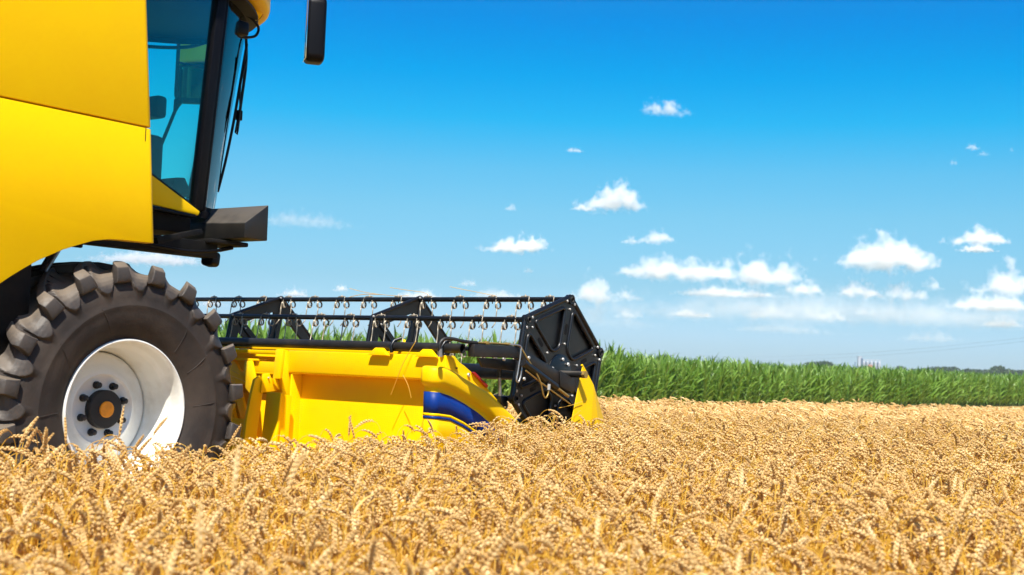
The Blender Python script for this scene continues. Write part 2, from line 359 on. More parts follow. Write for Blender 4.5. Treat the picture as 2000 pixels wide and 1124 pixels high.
# wiper on the windscreen
wp = attach(tube('wiper_arm', smooth_path([(1.68, -0.56, 3.86), (1.715, -0.545, 3.60), (1.70, -0.53, 3.30), (1.672, -0.53, 3.04)], 5), 0.012, PLAS, n=6), comb)
attach(tube('wiper_link', smooth_path([(1.69, -0.58, 3.62), (1.655, -0.56, 3.40), (1.665, -0.56, 3.22), (1.66, -0.55, 3.08)], 4), 0.008, PLAS, n=6), comb)
attach(box('wiper_joint', 1.655, 1.70, -0.555, -0.52, 3.13, 3.21, PLAS, None, 0.006), comb)
attach(tube('wiper_link', [(1.665, -0.54, 3.15), (1.645, -0.54, 3.03), (1.675, -0.53, 3.02), (1.68, -0.53, 3.14)], 0.007, PLAS, n=6), comb)
attach(tube('wiper_blade', smooth_path([(1.70, -0.56, 3.74), (1.665, -0.545, 3.42), (1.63, -0.53, 3.10), (1.585, -0.515, 2.80), (1.535, -0.50, 2.55)], 5), 0.011, PLAS, n=6), comb)
# inside the cab
attach(tube('control_lever', [(1.16, -0.2, 2.76), (1.25, -0.2, 2.98), (1.345, -0.2, 3.22)], 0.014, PLAS, n=8), comb)
attach(tube('lever_knob', [(1.325, -0.2, 3.17), (1.335, -0.2, 3.205), (1.352, -0.2, 3.25), (1.356, -0.2, 3.265)], 0.02, PLAS, n=12, radii=[0.014, 0.022, 0.036, 0.028]), comb)
attach(box('armrest_console', 0.72, 1.14, -0.34, -0.24, 2.55, 2.93, PLAS, None, 0.04), comb)
attach(box('display_screen', 1.00, 1.10, -0.40, -0.22, 3.05, 3.22, PLAS, None, 0.03), comb)
attach(box('seat', 0.25, 0.78, -0.28, 0.28, 2.55, 2.90, DARK, None, 0.05), comb)
attach(box('seat_back', 0.2, 0.38, -0.27, 0.27, 2.85, 3.55, DARK, None, 0.05), comb)
attach(prism('dashboard', [(1.10, 2.50), (1.42, 2.50), (1.33, 2.64), (1.25, 2.63), (1.22, 2.57)], 'y', -0.36, 0.1, PLAS, None, 0.01), comb)
attach(tube('front_grab_rail', smooth_path([(1.80, 1.1, 3.96), (1.88, 0.88, 3.93), (1.92, 0.62, 3.90), (1.93, 0.40, 3.885), (1.91, 0.2, 3.89)], 5), 0.016, PLAS, n=8), comb)
# far mirror and near mirror
def mirror(name, cx, cyy, z0, z1, wdt, dep, rotz, m=PLAS, glass_side=-1):
    bm = bmesh.new()
    bm_prism(bm, [(-wdt / 2, -(z1 - z0) / 2), (wdt / 2, -(z1 - z0) / 2), (wdt / 2, (z1 - z0) / 2), (-wdt / 2, (z1 - z0) / 2)], 'y', -dep / 2, dep / 2, 0)
    es = [e for e in bm.edges if abs(e.verts[0].co.y - e.verts[1].co.y) > dep * 0.5]
    bmesh.ops.bevel(bm, geom=es, offset=0.08 if wdt > .2 else 0.06, segments=6, profile=0.5, affect='EDGES')
    es = [e for e in bm.edges if len(e.link_faces) == 2 and e.calc_face_angle(0) > R(60)]
    bmesh.ops.bevel(bm, geom=es, offset=0.03, segments=4, profile=0.5, affect='EDGES')
    o = from_bm(name, bm, m, sharp=35)
    o.location = (cx, cyy, (z0 + z1) / 2); o.rotation_euler = (0, 0, rotz)
    attach(o, comb)
    g = prism('mirror_glass', [(-wdt * .40, -(z1 - z0) * .46), (wdt * .40, -(z1 - z0) * .46), (wdt * .40, (z1 - z0) * .46), (-wdt * .40, (z1 - z0) * .46)], 'y', glass_side * (dep / 2 - .002), glass_side * (dep / 2 + .004), MIRG, o, 0.001)
    return o
mirror('far_side_mirror', 2.46, 0.92, 3.54, 4.62, 0.42, 0.10, R(-53), PLAS, -1)
nm = mirror('near_side_mirror', 1.71, -1.30, 3.505, 4.00, 0.20, 0.14, R(53), PLAS, 1)
attach(tube('mirror_arm', smooth_path([(1.20, -1.0, 4.16), (1.5, -1.25, 4.13), (1.66, -1.32, 4.06), (1.70, -1.31, 3.99)], 5), 0.016, PLAS, n=8), comb)
# step housing on the cab front corner
hb = bmesh.new()
yn, yf = -1.30, -0.605
vv = [(1.115, yn, 2.127), (1.115, yn, 2.233), (1.333, yn, 2.388), (1.336, yn, 2.126), (1.115, yf + .025, 2.12), (1.115, yf, 2.255), (1.333, yf, 2.388), (1.336, yf, 2.126)]
vs_ = [hb.verts.new(q) for q in vv]
for f in ((0, 1, 2, 3), (4, 7, 6, 5), (0, 4, 5, 1), (1, 5, 6, 2), (2, 6, 7, 3), (0, 3, 7, 4)): hb.faces.new([vs_[i] for i in f])
bmesh.ops.bevel(hb, geom=list(hb.edges), offset=0.008, segments=2, profile=0.5, affect='EDGES')
hs = attach(from_bm('step_housing', hb, WORN, sharp=30), comb)
attach(box('housing_bracket', 1.0, 1.34, -1.10, -0.60, 2.085, 2.118, DARK, None, 0.01), comb)
for yy in (-0.98, -0.90): attach(box('lamp_bracket', 1.10, 1.12, yy - .012, yy + .012, 2.03, 2.12, DARK, None, 0.002), comb)
# work lamp
bm = bmesh.new(); bm_prism(bm, [(-0.055, -0.055), (0.055, -0.055), (0.055, 0.055), (-0.055, 0.055)], 'x', -0.045, 0.045, 0)
es = [e for e in bm.edges if abs(e.verts[0].co.x - e.verts[1].co.x) > 0.05]; bmesh.ops.bevel(bm, geom=es, offset=0.030, segments=5, profile=0.5, affect='EDGES')
es = [e for e in bm.edges if len(e.link_faces) == 2 and e.calc_face_angle(0) > R(60)]; bmesh.ops.bevel(bm, geom=es, offset=0.014, segments=3, profile=0.5, affect='EDGES')
wl = from_bm('work_lamp', bm, PLAS, sharp=35); wl.location = (1.128, -0.94, 1.985); wl.rotation_euler = (0, R(8), R(12)); attach(wl, comb)
tube('lamp_lens', [(0.046, 0, 0), (0.052, 0, 0)], 0.042, STL, wl, n=20)
attach(tube('lamp_stem', [(1.12, -0.94, 2.03), (1.12, -0.94, 2.12)], 0.018, DARK, n=8), comb)
attach(tube('lamp_cable', smooth_path([(0.72, -1.0, 2.03), (0.86, -1.0, 1.995), (1.0, -1.0, 2.0), (1.10, -0.98, 2.045), (1.2, -1.0, 2.06), (1.28, -1.05, 2.11)], 5), 0.009, PLAS, n=6), comb)
attach(tube('cable_sleeve', [(1.165, -0.99, 2.052), (1.25, -1.03, 2.078)], 0.016, PLAS, n=8), comb)

# --- front wheel
WC = (0.0, -1.2, 0.925)
def rs(r): return 0.445 + (r - 0.445) * 0.915 if r > 0.445 else r   # section height
def tyre_prof():
    half = [(0.430, -0.335), (0.452, -0.352), (0.475, -0.366), (0.50, -0.380), (0.54, -0.396), (0.585, -0.408), (0.62, -0.413), (0.655, -0.416), (0.672, -0.422), (0.680, -0.422), (0.69, -0.417), (0.73, -0.416), (0.77, -0.410),
            (0.80, -0.402), (0.83, -0.390), (0.855, -0.375), (0.878, -0.352), (0.892, -0.325), (0.902, -0.29), (0.910, -0.24), (0.915, -0.16), (0.917, -0.08), (0.918, 0.0)]
    half = [(rs(r), y) for r, y in half]
    return half + [(r, -y) for r, y in half[-2::-1]]
NL = 20; PITCH_A = 2 * PI / NL; LUG0 = R(80.5)
def tyre():
    p0 = tyre_prof(); prof = []
    for (a, b) in zip(p0[:-1], p0[1:]):
        q = 4 if 0.72 < a[0] < 0.87 else 1
        prof += [(a[0] + (b[0] - a[0]) * i / q, a[1] + (b[1] - a[1]) * i / q) for i in range(q)]
    prof.append(p0[-1]); bm = bmesh.new(); n = 800; rings = []; lob = set()
    for k in range(n):
        a = 2 * PI * k / n; ring = []
        for r, y in prof:
            side = -1 if y < 0 else 1
            # rounded lobes of the tread floor running down the shoulder between lugs
            shy = float(np.interp(abs(y), [0.0, 0.03, 0.15, 0.25, 0.34, 0.40], [-0.38, -0.345, -0.215, -0.115, -0.035, 0.0]))
            ph = ((a - shy - LUG0 + (0 if side < 0 else PITCH_A / 2)) / PITCH_A) % 1.0
            u = (ph - 0.5) * 2
            dr = r; rr0 = r
            if r > 0.69 and abs(y) > 0.2:
                r_low = 0.728 + 0.115 * min(1.15, abs(u) / 0.62) ** 2.4
                hw = 0.80
                inside = max(0.0, min(1.0, (hw - abs(u)) / 0.16)) * max(0.0, min(1.0, (r - r_low) / 0.022))
                inside = inside * inside * (3 - 2 * inside)
                y = y + side * 0.021 * inside; dr = r + 0.003 * inside
            if rr0 > 0.80:   # the floor sweeps up into the lug
                fl = max(0.0, min(1.0, ((u - 0.05) if u > 0 else (-u - 0.35)) / (0.62 if u > 0 else 0.35)))
                dr += (0.055 if u > 0 else 0.02) * fl * fl * min(1.0, (rr0 - 0.80) / 0.05) * min(1.0, abs(y) / 0.06)
            vv_ = bm.verts.new((dr * math.cos(a), y, dr * math.sin(a))); ring.append(vv_)
            if r > 0.70 and abs(y) > 0.2 and inside > 0.4 or r > 0.868: lob.add(vv_)
        rings.append(ring)
    m = len(prof)
    for k in range(n):
        A, B = rings[k], rings[(k + 1) % n]
        for i in range(m - 1):
            f = bm.faces.new((A[i], A[i + 1], B[i + 1], B[i]))
            if A[i] in lob and A[i + 1] in lob and B[i] in lob: f.material_index = 1
    # faint moulded radial lines on the side wall
    for a0, tw in ((LUG0 - 0.55, .25), (LUG0 - .9, .2), (LUG0 - 1.35, .1), (LUG0 + 1.2, -.3), (LUG0 + 1.75, 0.1), (LUG0 + 0.5, 0.2)):
        pts = [((0.50 + 0.17 * t) * math.cos(a0 + tw * t * .35), -0.384 - 0.036 * math.sin(min(1, t * 1.15) * PI / 2), (0.50 + 0.17 * t) * math.sin(a0 + tw * t * .35)) for t in np.linspace(0, 1, 7)]
        bm_tube(bm, pts, 0.0022, 5)
    o = from_bm('tyre', bm, RUB, sharp=50); o.data.materials.append(RUBL); o.location = WC; return attach(o, comb)
ty = tyre()
def lug_mesh(side):
    bm = bmesh.new(); secs = []
    # stations: (y, radius low, radius top, half width low, half width top, angle shift)
    st = [(-0.448, 0.845, 0.900, 0.060, 0.046, 0.0), (-0.442, 0.835, 0.935, 0.064, 0.044, 0.0), (-0.405, 0.83, 0.968, 0.068, 0.044, 0.0),
          (-0.34, 0.86, 0.975, 0.058, 0.034, -0.035), (-0.25, 0.90, 0.979, 0.055, 0.031, -0.115), (-0.15, 0.905, 0.981, 0.052, 0.029, -0.215), (-0.03, 0.905, 0.981, 0.050, 0.028, -0.345), (0.03, 0.905, 0.972, 0.044, 0.022, -0.415)]
    for y, rl, rt, wl_, wt, sh in st:
        y *= 0.965; rl = rs(rl); rt = rs(rt)
        def pt(r, wv): return (r * math.cos(PI / 2 + sh - wv / 0.93), side * -y * -1 if False else (y if side < 0 else -y), r * math.sin(PI / 2 + sh - wv / 0.93))
        secs.append([bm.verts.new(pt(rl, -wl_)), bm.verts.new(pt((rl + rt) / 2, -(wl_ * .45 + wt * .55))), bm.verts.new(pt(rt, -wt)), bm.verts.new(pt(rt, wt)), bm.verts.new(pt((rl + rt) / 2, wl_ * .45 + wt * .55)), bm.verts.new(pt(rl, wl_))])
    for a, b in zip(secs[:-1], secs[1:]):
        for i in range(5): bm.faces.new((a[i], a[i + 1], b[i + 1], b[i]))
        bm.faces.new((a[5], a[0], b[0], b[5]))
    bm.faces.new(secs[0]); bm.faces.new(secs[-1][::-1])
    bmesh.ops.recalc_face_normals(bm, faces=bm.faces)
    es = [e for e in bm.edges if len(e.link_faces) == 2 and e.calc_face_angle(0) > R(38)]
    bmesh.ops.bevel(bm, geom=es, offset=0.005, segments=2, profile=0.5, affect='EDGES', clamp_overlap=True)
    me = bpy.data.meshes.new('lug'); bm.to_mesh(me); bm.free(); me.materials.append(RUBL)
    me.polygons.foreach_set('use_smooth', [True] * len(me.polygons)); me.set_sharp_from_angle(angle=R(32)); return me
lm = {-1: lug_mesh(-1), 1: lug_mesh(1)}
for side in (-1, 1):
    for k in range(NL):
        a = LUG0 - PI / 2 + k * PITCH_A + (PITCH_A / 2 if side > 0 else 0)
        o = bpy.data.objects.new('lug', lm[side]); C.objects.link(o); o.parent = ty; o.rotation_euler = (0, -a, 0)
# rim: outer lip, stepped barrel, dish
rim = revolve('wheel_rim', [(0.432, -0.322), (0.446, -0.345), (0.449, -0.356), (0.446, -0.366), (0.438, -0.368), (0.430, -0.362), (0.424, -0.345), (0.419, -0.325), (0.413, -0.29), (0.408, -0.27), (0.392, -0.245), (0.388, -0.225), (0.385, -0.13), (0.378, -0.108), (0.380, -0.095), (0.372, -0.075), (0.366, -0.05), (0.366, 0.30), (0.376, 0.31)], WHT, n=128, c=(0, 0, 0), sharp=40)
rim.location = WC; attach(rim, comb)
D0 = -0.055
dish = revolve('wheel_dish', [(0.363, D0 + .03), (0.358, D0), (0.350, D0 - .010), (0.335, D0 - .014), (0.300, D0 - .02), (0.270, D0 - .032), (0.252, D0 - .050), (0.238, D0 - .062), (0.222, D0 - .066), (0.212, D0 - .058), (0.205, D0 - .052), (0.0, D0 - .052)], WHT, n=96, sharp=45); dish.parent = rim
hub = revolve('hub', [(0.122, D0 - .05), (0.122, D0 - .095), (0.116, D0 - .102), (0.0, D0 - .104)], HUBM, n=48, sharp=40); hub.parent = rim
hc = revolve('hub_cap', [(0.051, D0 - .10), (0.051, D0 - .112), (0.048, D0 - .116), (0.0, D0 - .117)], ORG, n=40, sharp=40); hc.parent = rim
for k in range(8):
    a = 2 * PI * (k + 0.42) / 8; c0 = (0.160 * math.cos(a), 0, 0.160 * math.sin(a))
    b = revolve('wheel_nut', [(0.024, D0 - .052), (0.024, D0 - .066), (0.019, D0 - .068), (0.018, D0 - .094), (0.010, D0 - .098), (0.0, D0 - .099)], HUBM, n=14, c=c0, sharp=40); b.parent = rim
far_t = ty.copy(); C.objects.link(far_t); far_t.parent = comb; far_t.location = ty.location + Vector((0, 2.4, 0))

# ================================================================== HEADER
head = empty('grain_header', (2.2, 0, 0), 'yellow grain header with curved blue decal and black tined reel, in front of the combine', 'combine header')
def H(o): return attach(o, head)
YE = 3.2
# main rear beam (faces backwards), the bays below it are recessed
def slab_x(name, pts, dx, m, bev=0.004):
    """polygon given as (x, z) extruded from y0 to y1"""
    pass
H(prism('rear_beam', [(2.205, 1.350), (2.215, 1.175), (2.235, 1.165), (2.36, 1.165), (2.40, 1.20), (2.40, 1.30), (2.33, 1.352)], 'y', -2.275, -0.66, YEL2, None, 0.008))
H(prism('rear_wall', [(2.335, 1.17), (2.318, 0.30), (2.36, 0.30), (2.385, 1.17)], 'y', -2.17, -0.69, YEL2, None, 0.003))
H(prism('rear_wall_toe', [(2.30, 0.62), (2.18, 0.60), (2.18, 0.30), (2.30, 0.30)], 'y', -2.17, -0.69, YEL2, None, 0.01))
H(prism('end_post', [(2.212, 1.163), (2.165, 0.30), (2.35, 0.30), (2.35, 1.163)], 'y', -2.235, -2.165, YEL2, None, 0.006))
H(prism('bay_side_plate', [(2.225, 1.163), (2.20, 0.30), (2.35, 0.30), (2.35, 1.163)], 'y', -0.70, -0.682, YEL2, None, 0.003))
# hook bracket
H(prism('hook_bracket', [(2.214, 1.35), (2.272, 1.335), (2.285, 1.29), (2.265, 1.173), (2.366, 0.929), (2.30, 0.835), (2.281, 0.838), (2.163, 1.124), (2.18, 1.352)], 'y', -0.655, -0.60, YEL2, None, 0.006))
H(prism('hook_flange', [(2.150, 1.352), (2.178, 1.356), (2.160, 1.125), (2.132, 1.120)], 'y', -0.655, -0.575, YEL2, None, 0.004))
H(prism('hook_lip', [(2.12, 1.12), (2.165, 1.118), (2.20, 1.04), (2.185, 1.03), (2.14, 1.07)], 'y', -0.60, -0.565, YEL2, None, 0.004))
# upright post beside it: lit rear face and side face
H(prism('feeder_post', [(2.015, 1.015), (2.04, 1.015), (1.98, 0.30), (1.955, 0.30)], 'y', -0.800, -0.640, YEL2, None, 0.004))
H(prism('feeder_post_rib', [(2.045, 1.005), (2.16, 0.99), (2.13, 0.30), (1.985, 0.30)], 'y', -0.775, -0.755, YEL2, None, 0.004))
H(prism('feeder_post', [(1.965, 1.11), (2.02, 1.14), (2.055, 1.01), (2.02, 0.72), (1.98, 0.30), (1.86, 0.30), (1.90, 0.80), (1.935, 0.99)], 'y', -0.555, -0.525, YEL2, None, 0.005))
H(prism('latch_plate', [(2.03, 1.155), (2.10, 1.16), (2.19, 1.02), (2.02, 1.005)], 'y', -0.572, -0.558, YEL2, None, 0.003))
bolt(head, (2.085 - 2.2, -0.573, 1.125), 0.008)
# feeder opening, behind the tyre
H(prism('feeder_top_rail', [(2.20, 1.345), (2.205, 1.315), (2.26, 1.312), (2.27, 1.345)], 'y', -0.57, YE, YEL2, None, 0.004))
H(prism('feeder_second_rail', [(2.215, 1.272), (2.215, 1.255), (2.32, 1.25), (2.32, 1.27)], 'y', -0.30, 1.2, YEL2, None, 0.003))
H(prism('feeder_back_plate', [(2.40, 1.345), (2.41, 0.95), (2.44, 0.95), (2.44, 1.345)], 'y', -0.60, YE, YEL2, None, 0.003))
H(prism('feeder_top_plate', [(2.24, 1.165), (2.24, 1.255), (2.26, 1.255), (2.26, 1.165)], 'y', -0.60, -0.24, YEL2, None, 0.003))
bm = bmesh.new()
bm_prism(bm, [(-0.24, 1.255), (-0.165, 1.250), (-0.150, 1.15), (-0.175, 1.14), (-0.185, 1.03), (-0.25, 0.98), (-0.32, 0.90), (-0.345, 0.86), (-0.30, 1.10)], 'x', 2.20, 2.225, 0.003)
H(from_bm('feeder_latch', bm, YEL2, sharp=30))
bm = bmesh.new()
bm_prism(bm, [(0.02, 1.24), (0.05, 1.265), (0.08, 1.235), (0.075, 1.15), (-0.01, 1.06), (-0.16, 1.05), (-0.165, 1.16), (-0.10, 1.15), (-0.04, 1.17)], 'x', 2.26, 2.285, 0.003)
H(from_bm('feeder_latch', bm, YEL2, sharp=30))
for (ya, yb, za, zb, wdt) in ((0.16, -0.11, 1.21, 0.60, 0.085), (0.30, 0.0, 1.20, 0.45, 0.10), (0.42, 0.16, 1.2, 0.5, 0.12)):
    bm = bmesh.new(); bm_prism(bm, [(ya, za), (ya - wdt, za), (yb - wdt, zb), (yb, zb)], 'x', 2.30, 2.33, 0.004)
    H(from_bm('feeder_bar', bm, YEL2, sharp=30))
bm = bmesh.new(); bm_prism(bm, [(0.9, 0.98), (-0.35, 0.98), (-0.35, 0.30), (0.9, 0.30)], 'x', 2.37, 2.39, 0.004)
H(from_bm('feeder_lower_sheet', bm, YEL2, sharp=30))
bm = bmesh.new(); bm_prism(bm, [(-0.40, 0.78), (0.6, 0.78), (0.6, 0.30), (-0.40, 0.30)], 'x', 2.12, 2.14, 0.004)
H(from_bm('feeder_sill', bm, YEL2, sharp=30))
# coil spring by the tyre
H(tube('coil_spring', [(2.0 + 0.018 * math.cos(t), -0.02 + 0.018 * math.sin(t), 0.88 + t * 0.0021 + 0 * t) for t in np.linspace(0, 2 * PI * 11, 150)], 0.0045, SPRG, n=5))
# trough floor, auger and knife so the header is whole from other sides
H(prism('trough_floor', [(2.30, 0.30), (2.35, 0.22), (3.75, 0.14), (3.75, 0.17), (2.35, 0.26)], 'y', -2.30, YE, STL, None, 0.003))
H(tube('auger_tube', [(2.72, -2.25, 0.50), (2.72, YE - .05, 0.50)], 0.16, STL, n=24))
H(prism('far_end_sheet', [(2.0, 1.2), (2.0, 0.3), (3.8, 0.15), (3.0, 0.9), (2.5, 1.2)], 'y', YE, YE + 0.06, YEL2, None, 0.01))
# black torque tube along the top with straps, open end
tt = H(revolve('torque_tube', [(0.036, -2.43), (0.036, YE), (0.029, YE), (0.029, -2.43)], BLKD, n=24, c=(2.225, 0, 1.405), closed=True))
H(box('yellow_rail_below_tube', 2.30, 2.36, -2.0, 0.5, 1.352, 1.372, YEL2, None, 0.003))
for yy in (-1.78, -2.27):
    H(tube('tube_strap', [(2.19, yy, 1.36), (2.178, yy, 1.41), (2.215, yy, 1.450), (2.26, yy - .03, 1.47)], 0.014, BLK, n=8))
for yy in (-1.66, -2.13):
    bm = bmesh.new(); bm_prism(bm, [(yy - .105, 1.335), (yy - .04, 1.392), (yy + .03, 1.392), (yy + .105, 1.335)], 'x', 2.165, 2.20, 0.006); H(from_bm('beam_hump', bm, YEL2, sharp=30))
H(tube('orange_reflector_knob', [(2.45, -1.66, 1.435), (2.462, -1.67, 1.435)], 0.030, YEL, n=20))
H(tube('knob_stud', [(2.43, -1.66, 1.435), (2.45, -1.66, 1.435)], 0.012, BOLT, n=10))

# --- moulded end cover, swept in plan round the rear corner, then forwards
hood_top = [(2.03, 1.272), (2.097, 1.269), (2.228, 1.239), (2.444, 1.156), (2.630, 1.090), (2.769, 1.017), (3.002, 0.883), (3.163, 0.817), (3.55, 0.58), (3.75, 0.30)]
hood_low = [(2.03, 1.128), (2.089, 1.123), (2.237, 1.088), (2.454, 1.010), (2.640, 0.929), (2.733, 0.867), (2.95, 0.70), (3.163, 0.52), (3.55, 0.30), (3.75, 0.2)]
blue_top = [(2.03, 1.088), (2.101, 1.081), (2.208, 1.059), (2.366, 1.007), (2.536, 0.938), (2.672, 0.868), (2.80, 0.78), (2.95, 0.66)]
blue_bot = [(2.03, 0.938), (2.111, 0.932), (2.216, 0.922), (2.375, 0.872), (2.467, 0.852 - .02), (2.672, 0.74), (2.80, 0.69), (2.95, 0.655)]
def L(tab, x):
    xs = [a for a, b in tab]; return float(np.interp(x, xs, [b for a, b in tab]))
Rr = 0.085; X0 = 2.005; YS = -2.345
Rr = 0.05; X0 = 2.035
plan = []   # (x, y, nx, ny, lookup x)
for y in np.linspace(-2.245, YS + Rr, 3): plan.append((X0, y, -1, 0, 2.03))
for k in range(1, 9):
    a = k * PI / 2 / 8; plan.append((X0 + Rr - Rr * math.cos(a), YS + Rr - Rr * math.sin(a), -math.cos(a), -math.sin(a), 2.03 + 0.04 * k / 8))
for x in np.linspace(X0 + Rr + 0.02, 3.72, 44): plan.append((x, YS, 0, -1, x))
def cover_off(z, x):
    """how far the skin stands out at height z: the hood over the recessed blue field, and a rounded skirt"""
    ht, hl = L(hood_top, x), L(hood_low, x); th = 0.055
    s = lambda t: max(0, min(1, t)) ** 2 * (3 - 2 * max(0, min(1, t)))
    return th * s((z - hl + 0.004) / 0.03)
bm = bmesh.new(); cols = []
for (x, y, nx, ny, lx) in plan:
    ht, hl = L(hood_top, lx), L(hood_low, lx); col = []
    bb = min(L(blue_bot, min(lx, 2.9)), hl - 0.03)
    zz = [0.10, bb - 0.30, bb - 0.19, bb - 0.14, bb - 0.105, bb - 0.075, bb - 0.055, bb - 0.045]
    ring = [(z, q) for z, q in zip(zz, (0.0, 0.002, 0.010, 0.015, 0.015, 0.010, 0.003, 0.0))] + [(hl - 0.02, 0.0), (hl - 0.004, 0.002), (hl + 0.008, 0.022), (hl + 0.022, 0.045), (hl + 0.045, 0.055)]
    ring += [(ht - 0.05, 0.055), (ht - 0.028, 0.052), (ht - 0.012, 0.042), (ht - 0.003, 0.026), (ht, 0.008), (ht + .001, -0.06)]
    # gentle bulge of the lower skirt
    col = []
    for z, o in ring:
        o2 = o * (0.82 if z > hl - .01 else 1)
        col.append(bm.verts.new((x + nx * o2, y + ny * o2, z)))
    cols.append(col)
for a, b in zip(cols[:-1], cols[1:]):
    for i in range(len(a) - 1): bm.faces.new((a[i], b[i], b[i + 1], a[i + 1]))
bmesh.ops.remove_doubles(bm, verts=bm.verts, dist=1e-5)
cov = from_bm('end_cover', bm, YEL2, sharp=55)
sm = cov.modifiers.new('thick', 'SOLIDIFY'); sm.thickness = 0.012; sm.offset = -1
H(cov)
def decal(name, top, bot, m, x1, off=0.003):
    bm = bmesh.new(); A = []
    for (x, y, nx, ny, lx) in plan:
        if x > x1: break
        zt, zb = top(lx), bot(lx)
        if zt - zb < 0.002: break
        A.append([bm.verts.new((x + nx * off, y + ny * off, zb + (zt - zb) * t)) for t in (0, .5, 1)])
    for a, b in zip(A[:-1], A[1:]):
        for i in range(2): bm.faces.new((a[i], b[i], b[i + 1], a[i + 1]))
    o = from_bm(name, bm, m, smooth=True); s = o.modifiers.new('thick', 'SOLIDIFY'); s.thickness = 0.0015; s.offset = 0
    o.location = (0, 0, 0); attach(o, cov); o.location = (0, 0, 0)
decal('blue_decal', lambda x: L(blue_top, x), lambda x: L(blue_bot, x), BLUE, 2.94, 0.0035)
decal('blue_stripe', lambda x: L(blue_bot, x) - 0.022, lambda x: L(blue_bot, x) - 0.040, BLUE, 2.75, 0.0045)
decal('yellow_stripe', lambda x: L(blue_bot, x) - 0.0015, lambda x: L(blue_bot, x) - 0.0205, YEL, 2.85, 0.0038)
# end plate between beam and cover
H(prism('end_plate', [(2.203, 1.352), (2.26, 1.352), (2.43, 1.282), (2.513, 1.240), (2.70, 1.135), (3.1, 0.86), (3.3, 0.35), (2.22, 0.35), (2.212, 1.17)], 'y', -2.290, -2.277, YEL2, None, 0.004))
H(prism('red_reflector_strip', [(2.505, 1.236), (2.53, 1.238), (2.70, 1.140), (2.69, 1.12)], 'y', -2.315, -2.292, REDM, None, 0.003))
bolt(head, (2.475 - 2.2, -2.291, 1.215), 0.016)
bolt(head, (2.33 - 2.2, -2.291, 1.262), 0.007, m=HUBM)
# crop divider at the near end: folded sheet
def sheet(name, pts, faces, th, m, parent):
    bm = bmesh.new(); v = [bm.verts.new(p) for p in pts]
    for f in faces: bm.faces.new([v[i] for i in f])
    o = from_bm(name, bm, m); s = o.modifiers.new('thick', 'SOLIDIFY'); s.thickness = th; s.offset = 0
    b = o.modifiers.new('soft', 'BEVEL'); b.width = 0.004; b.segments = 2; b.limit_method = 'ANGLE'
    return attach(o, parent)
sheet('crop_divider', [(3.632, -2.550, 1.325), (3.655, -2.560, 1.305), (3.478, -2.560, 0.872), (3.72, -2.585, 0.745), (3.60, -2.57, 0.50), (3.771, -2.570, 1.164), (3.885, -2.575, 0.745), (4.10, -2.50, 0.80), (4.18, -2.50, 0.50), (3.95, -2.57, 0.45), (3.70, -2.535, 1.26)],
      [(0, 2, 3, 5), (3, 6, 5), (2, 4, 3), (3, 4, 9, 6), (5, 6, 7), (6, 9, 8, 7), (0, 5, 10)], 0.008, YEL2, head)
H(tube('divider_nose', [(3.7, -2.52, 0.45), (4.1, -2.48, 0.42), (4.6, -2.4, 0.22)], 0.10, YEL2, n=14, radii=[0.14, 0.12, 0.02]))
H(tube('divider_tip_roll', [(3.622, -2.548, 1.322), (3.668, -2.552, 1.268)], 0.009, YEL2, n=8))

# --- reel arm, cylinders and hoses
H(prism('reel_arm', [(2.235, 1.440), (2.775, 1.443), (2.89, 1.406), (3.521, 1.206), (3.548, 1.165), (3.528, 1.092), (3.364, 1.143), (2.79, 1.352), (2.235, 1.348)], 'y', -2.53, -2.47, BLKD, None, 0.006))
H(prism('arm_end_cap', [(3.33, 1.272), (3.53, 1.21), (3.56, 1.16), (3.535, 1.085), (3.34, 1.145)], 'y', -2.542, -2.531, BLKD, None, 0.008))
H(prism('arm_side_plate', [(2.50, 1.345), (3.0, 1.345), (3.0, 1.255), (2.56, 1.275)], 'y', -2.36, -2.34, BLK, None, 0.004))
H(prism('arm_back_strut', [(2.33, 1.345), (2.43, 1.345), (2.57, 1.13), (2.48, 1.13)], 'y', -2.20, -2.17, BLK, None, 0.004))
H(tube('reel_stub_shaft', [(3.54, -2.39, 1.245), (3.54, -2.62, 1.245)], 0.026, WORN, n=20))
H(tube('shaft_nut', [(3.54, -2.62, 1.245), (3.54, -2.645, 1.245)], 0.032, GOLD, n=6))
H(tube('lift_cylinder', [(2.775, -2.575, 1.322), (3.229, -2.575, 1.140)], 0.028, BLK, n=18))
H(tube('cylinder_rod', [(3.20, -2.575, 1.150), (3.40, -2.575, 1.070)], 0.012, GOLD, n=12))
H(tube('cylinder_pipe', [(2.80, -2.585, 1.262), (3.10, -2.585, 1.135), (3.42, -2.585, 1.01)], 0.006, GOLD, n=8))
H(tube('support_cylinder', [(2.845, -2.30, 1.334), (2.855, -2.30, 1.20)], 0.020, BLK, n=14))
H(tube('support_rod', [(2.855, -2.30, 1.21), (2.875, -2.30, 1.03)], 0.013, STL, n=12))
H(box('support_foot', 2.85, 2.93, -2.33, -2.27, 0.98, 1.06, BLK, None, 0.006))
bolt(head, (2.80 - 2.2, -2.372, 1.345), 0.020)
H(tube('hydraulic_hose', smooth_path([(1.97, -2.43, 1.36), (1.96, -2.43, 1.42), (1.99, -2.44, 1.462), (2.06, -2.46, 1.470), (2.16, -2.49, 1.455), (2.3, -2.5, 1.45)], 6), 0.013, BLKD, n=10))
H(tube('hose_fitting', [(1.972, -2.43, 1.34), (1.968, -2.43, 1.395)], 0.017, STL, n=10))
H(tube('steel_pipe', smooth_path([(2.28, -2.5, 1.452), (2.5, -2.5, 1.455), (2.72, -2.515, 1.452), (2.775, -2.54, 1.44), (2.82, -2.56, 1.38), (2.96, -2.60, 1.20), (3.02, -2.60, 1.085), (3.055, -2.60, 1.06), (3.085, -2.60, 1.09), (3.09, -2.60, 1.13)], 6), 0.0065, GOLD, n=8))
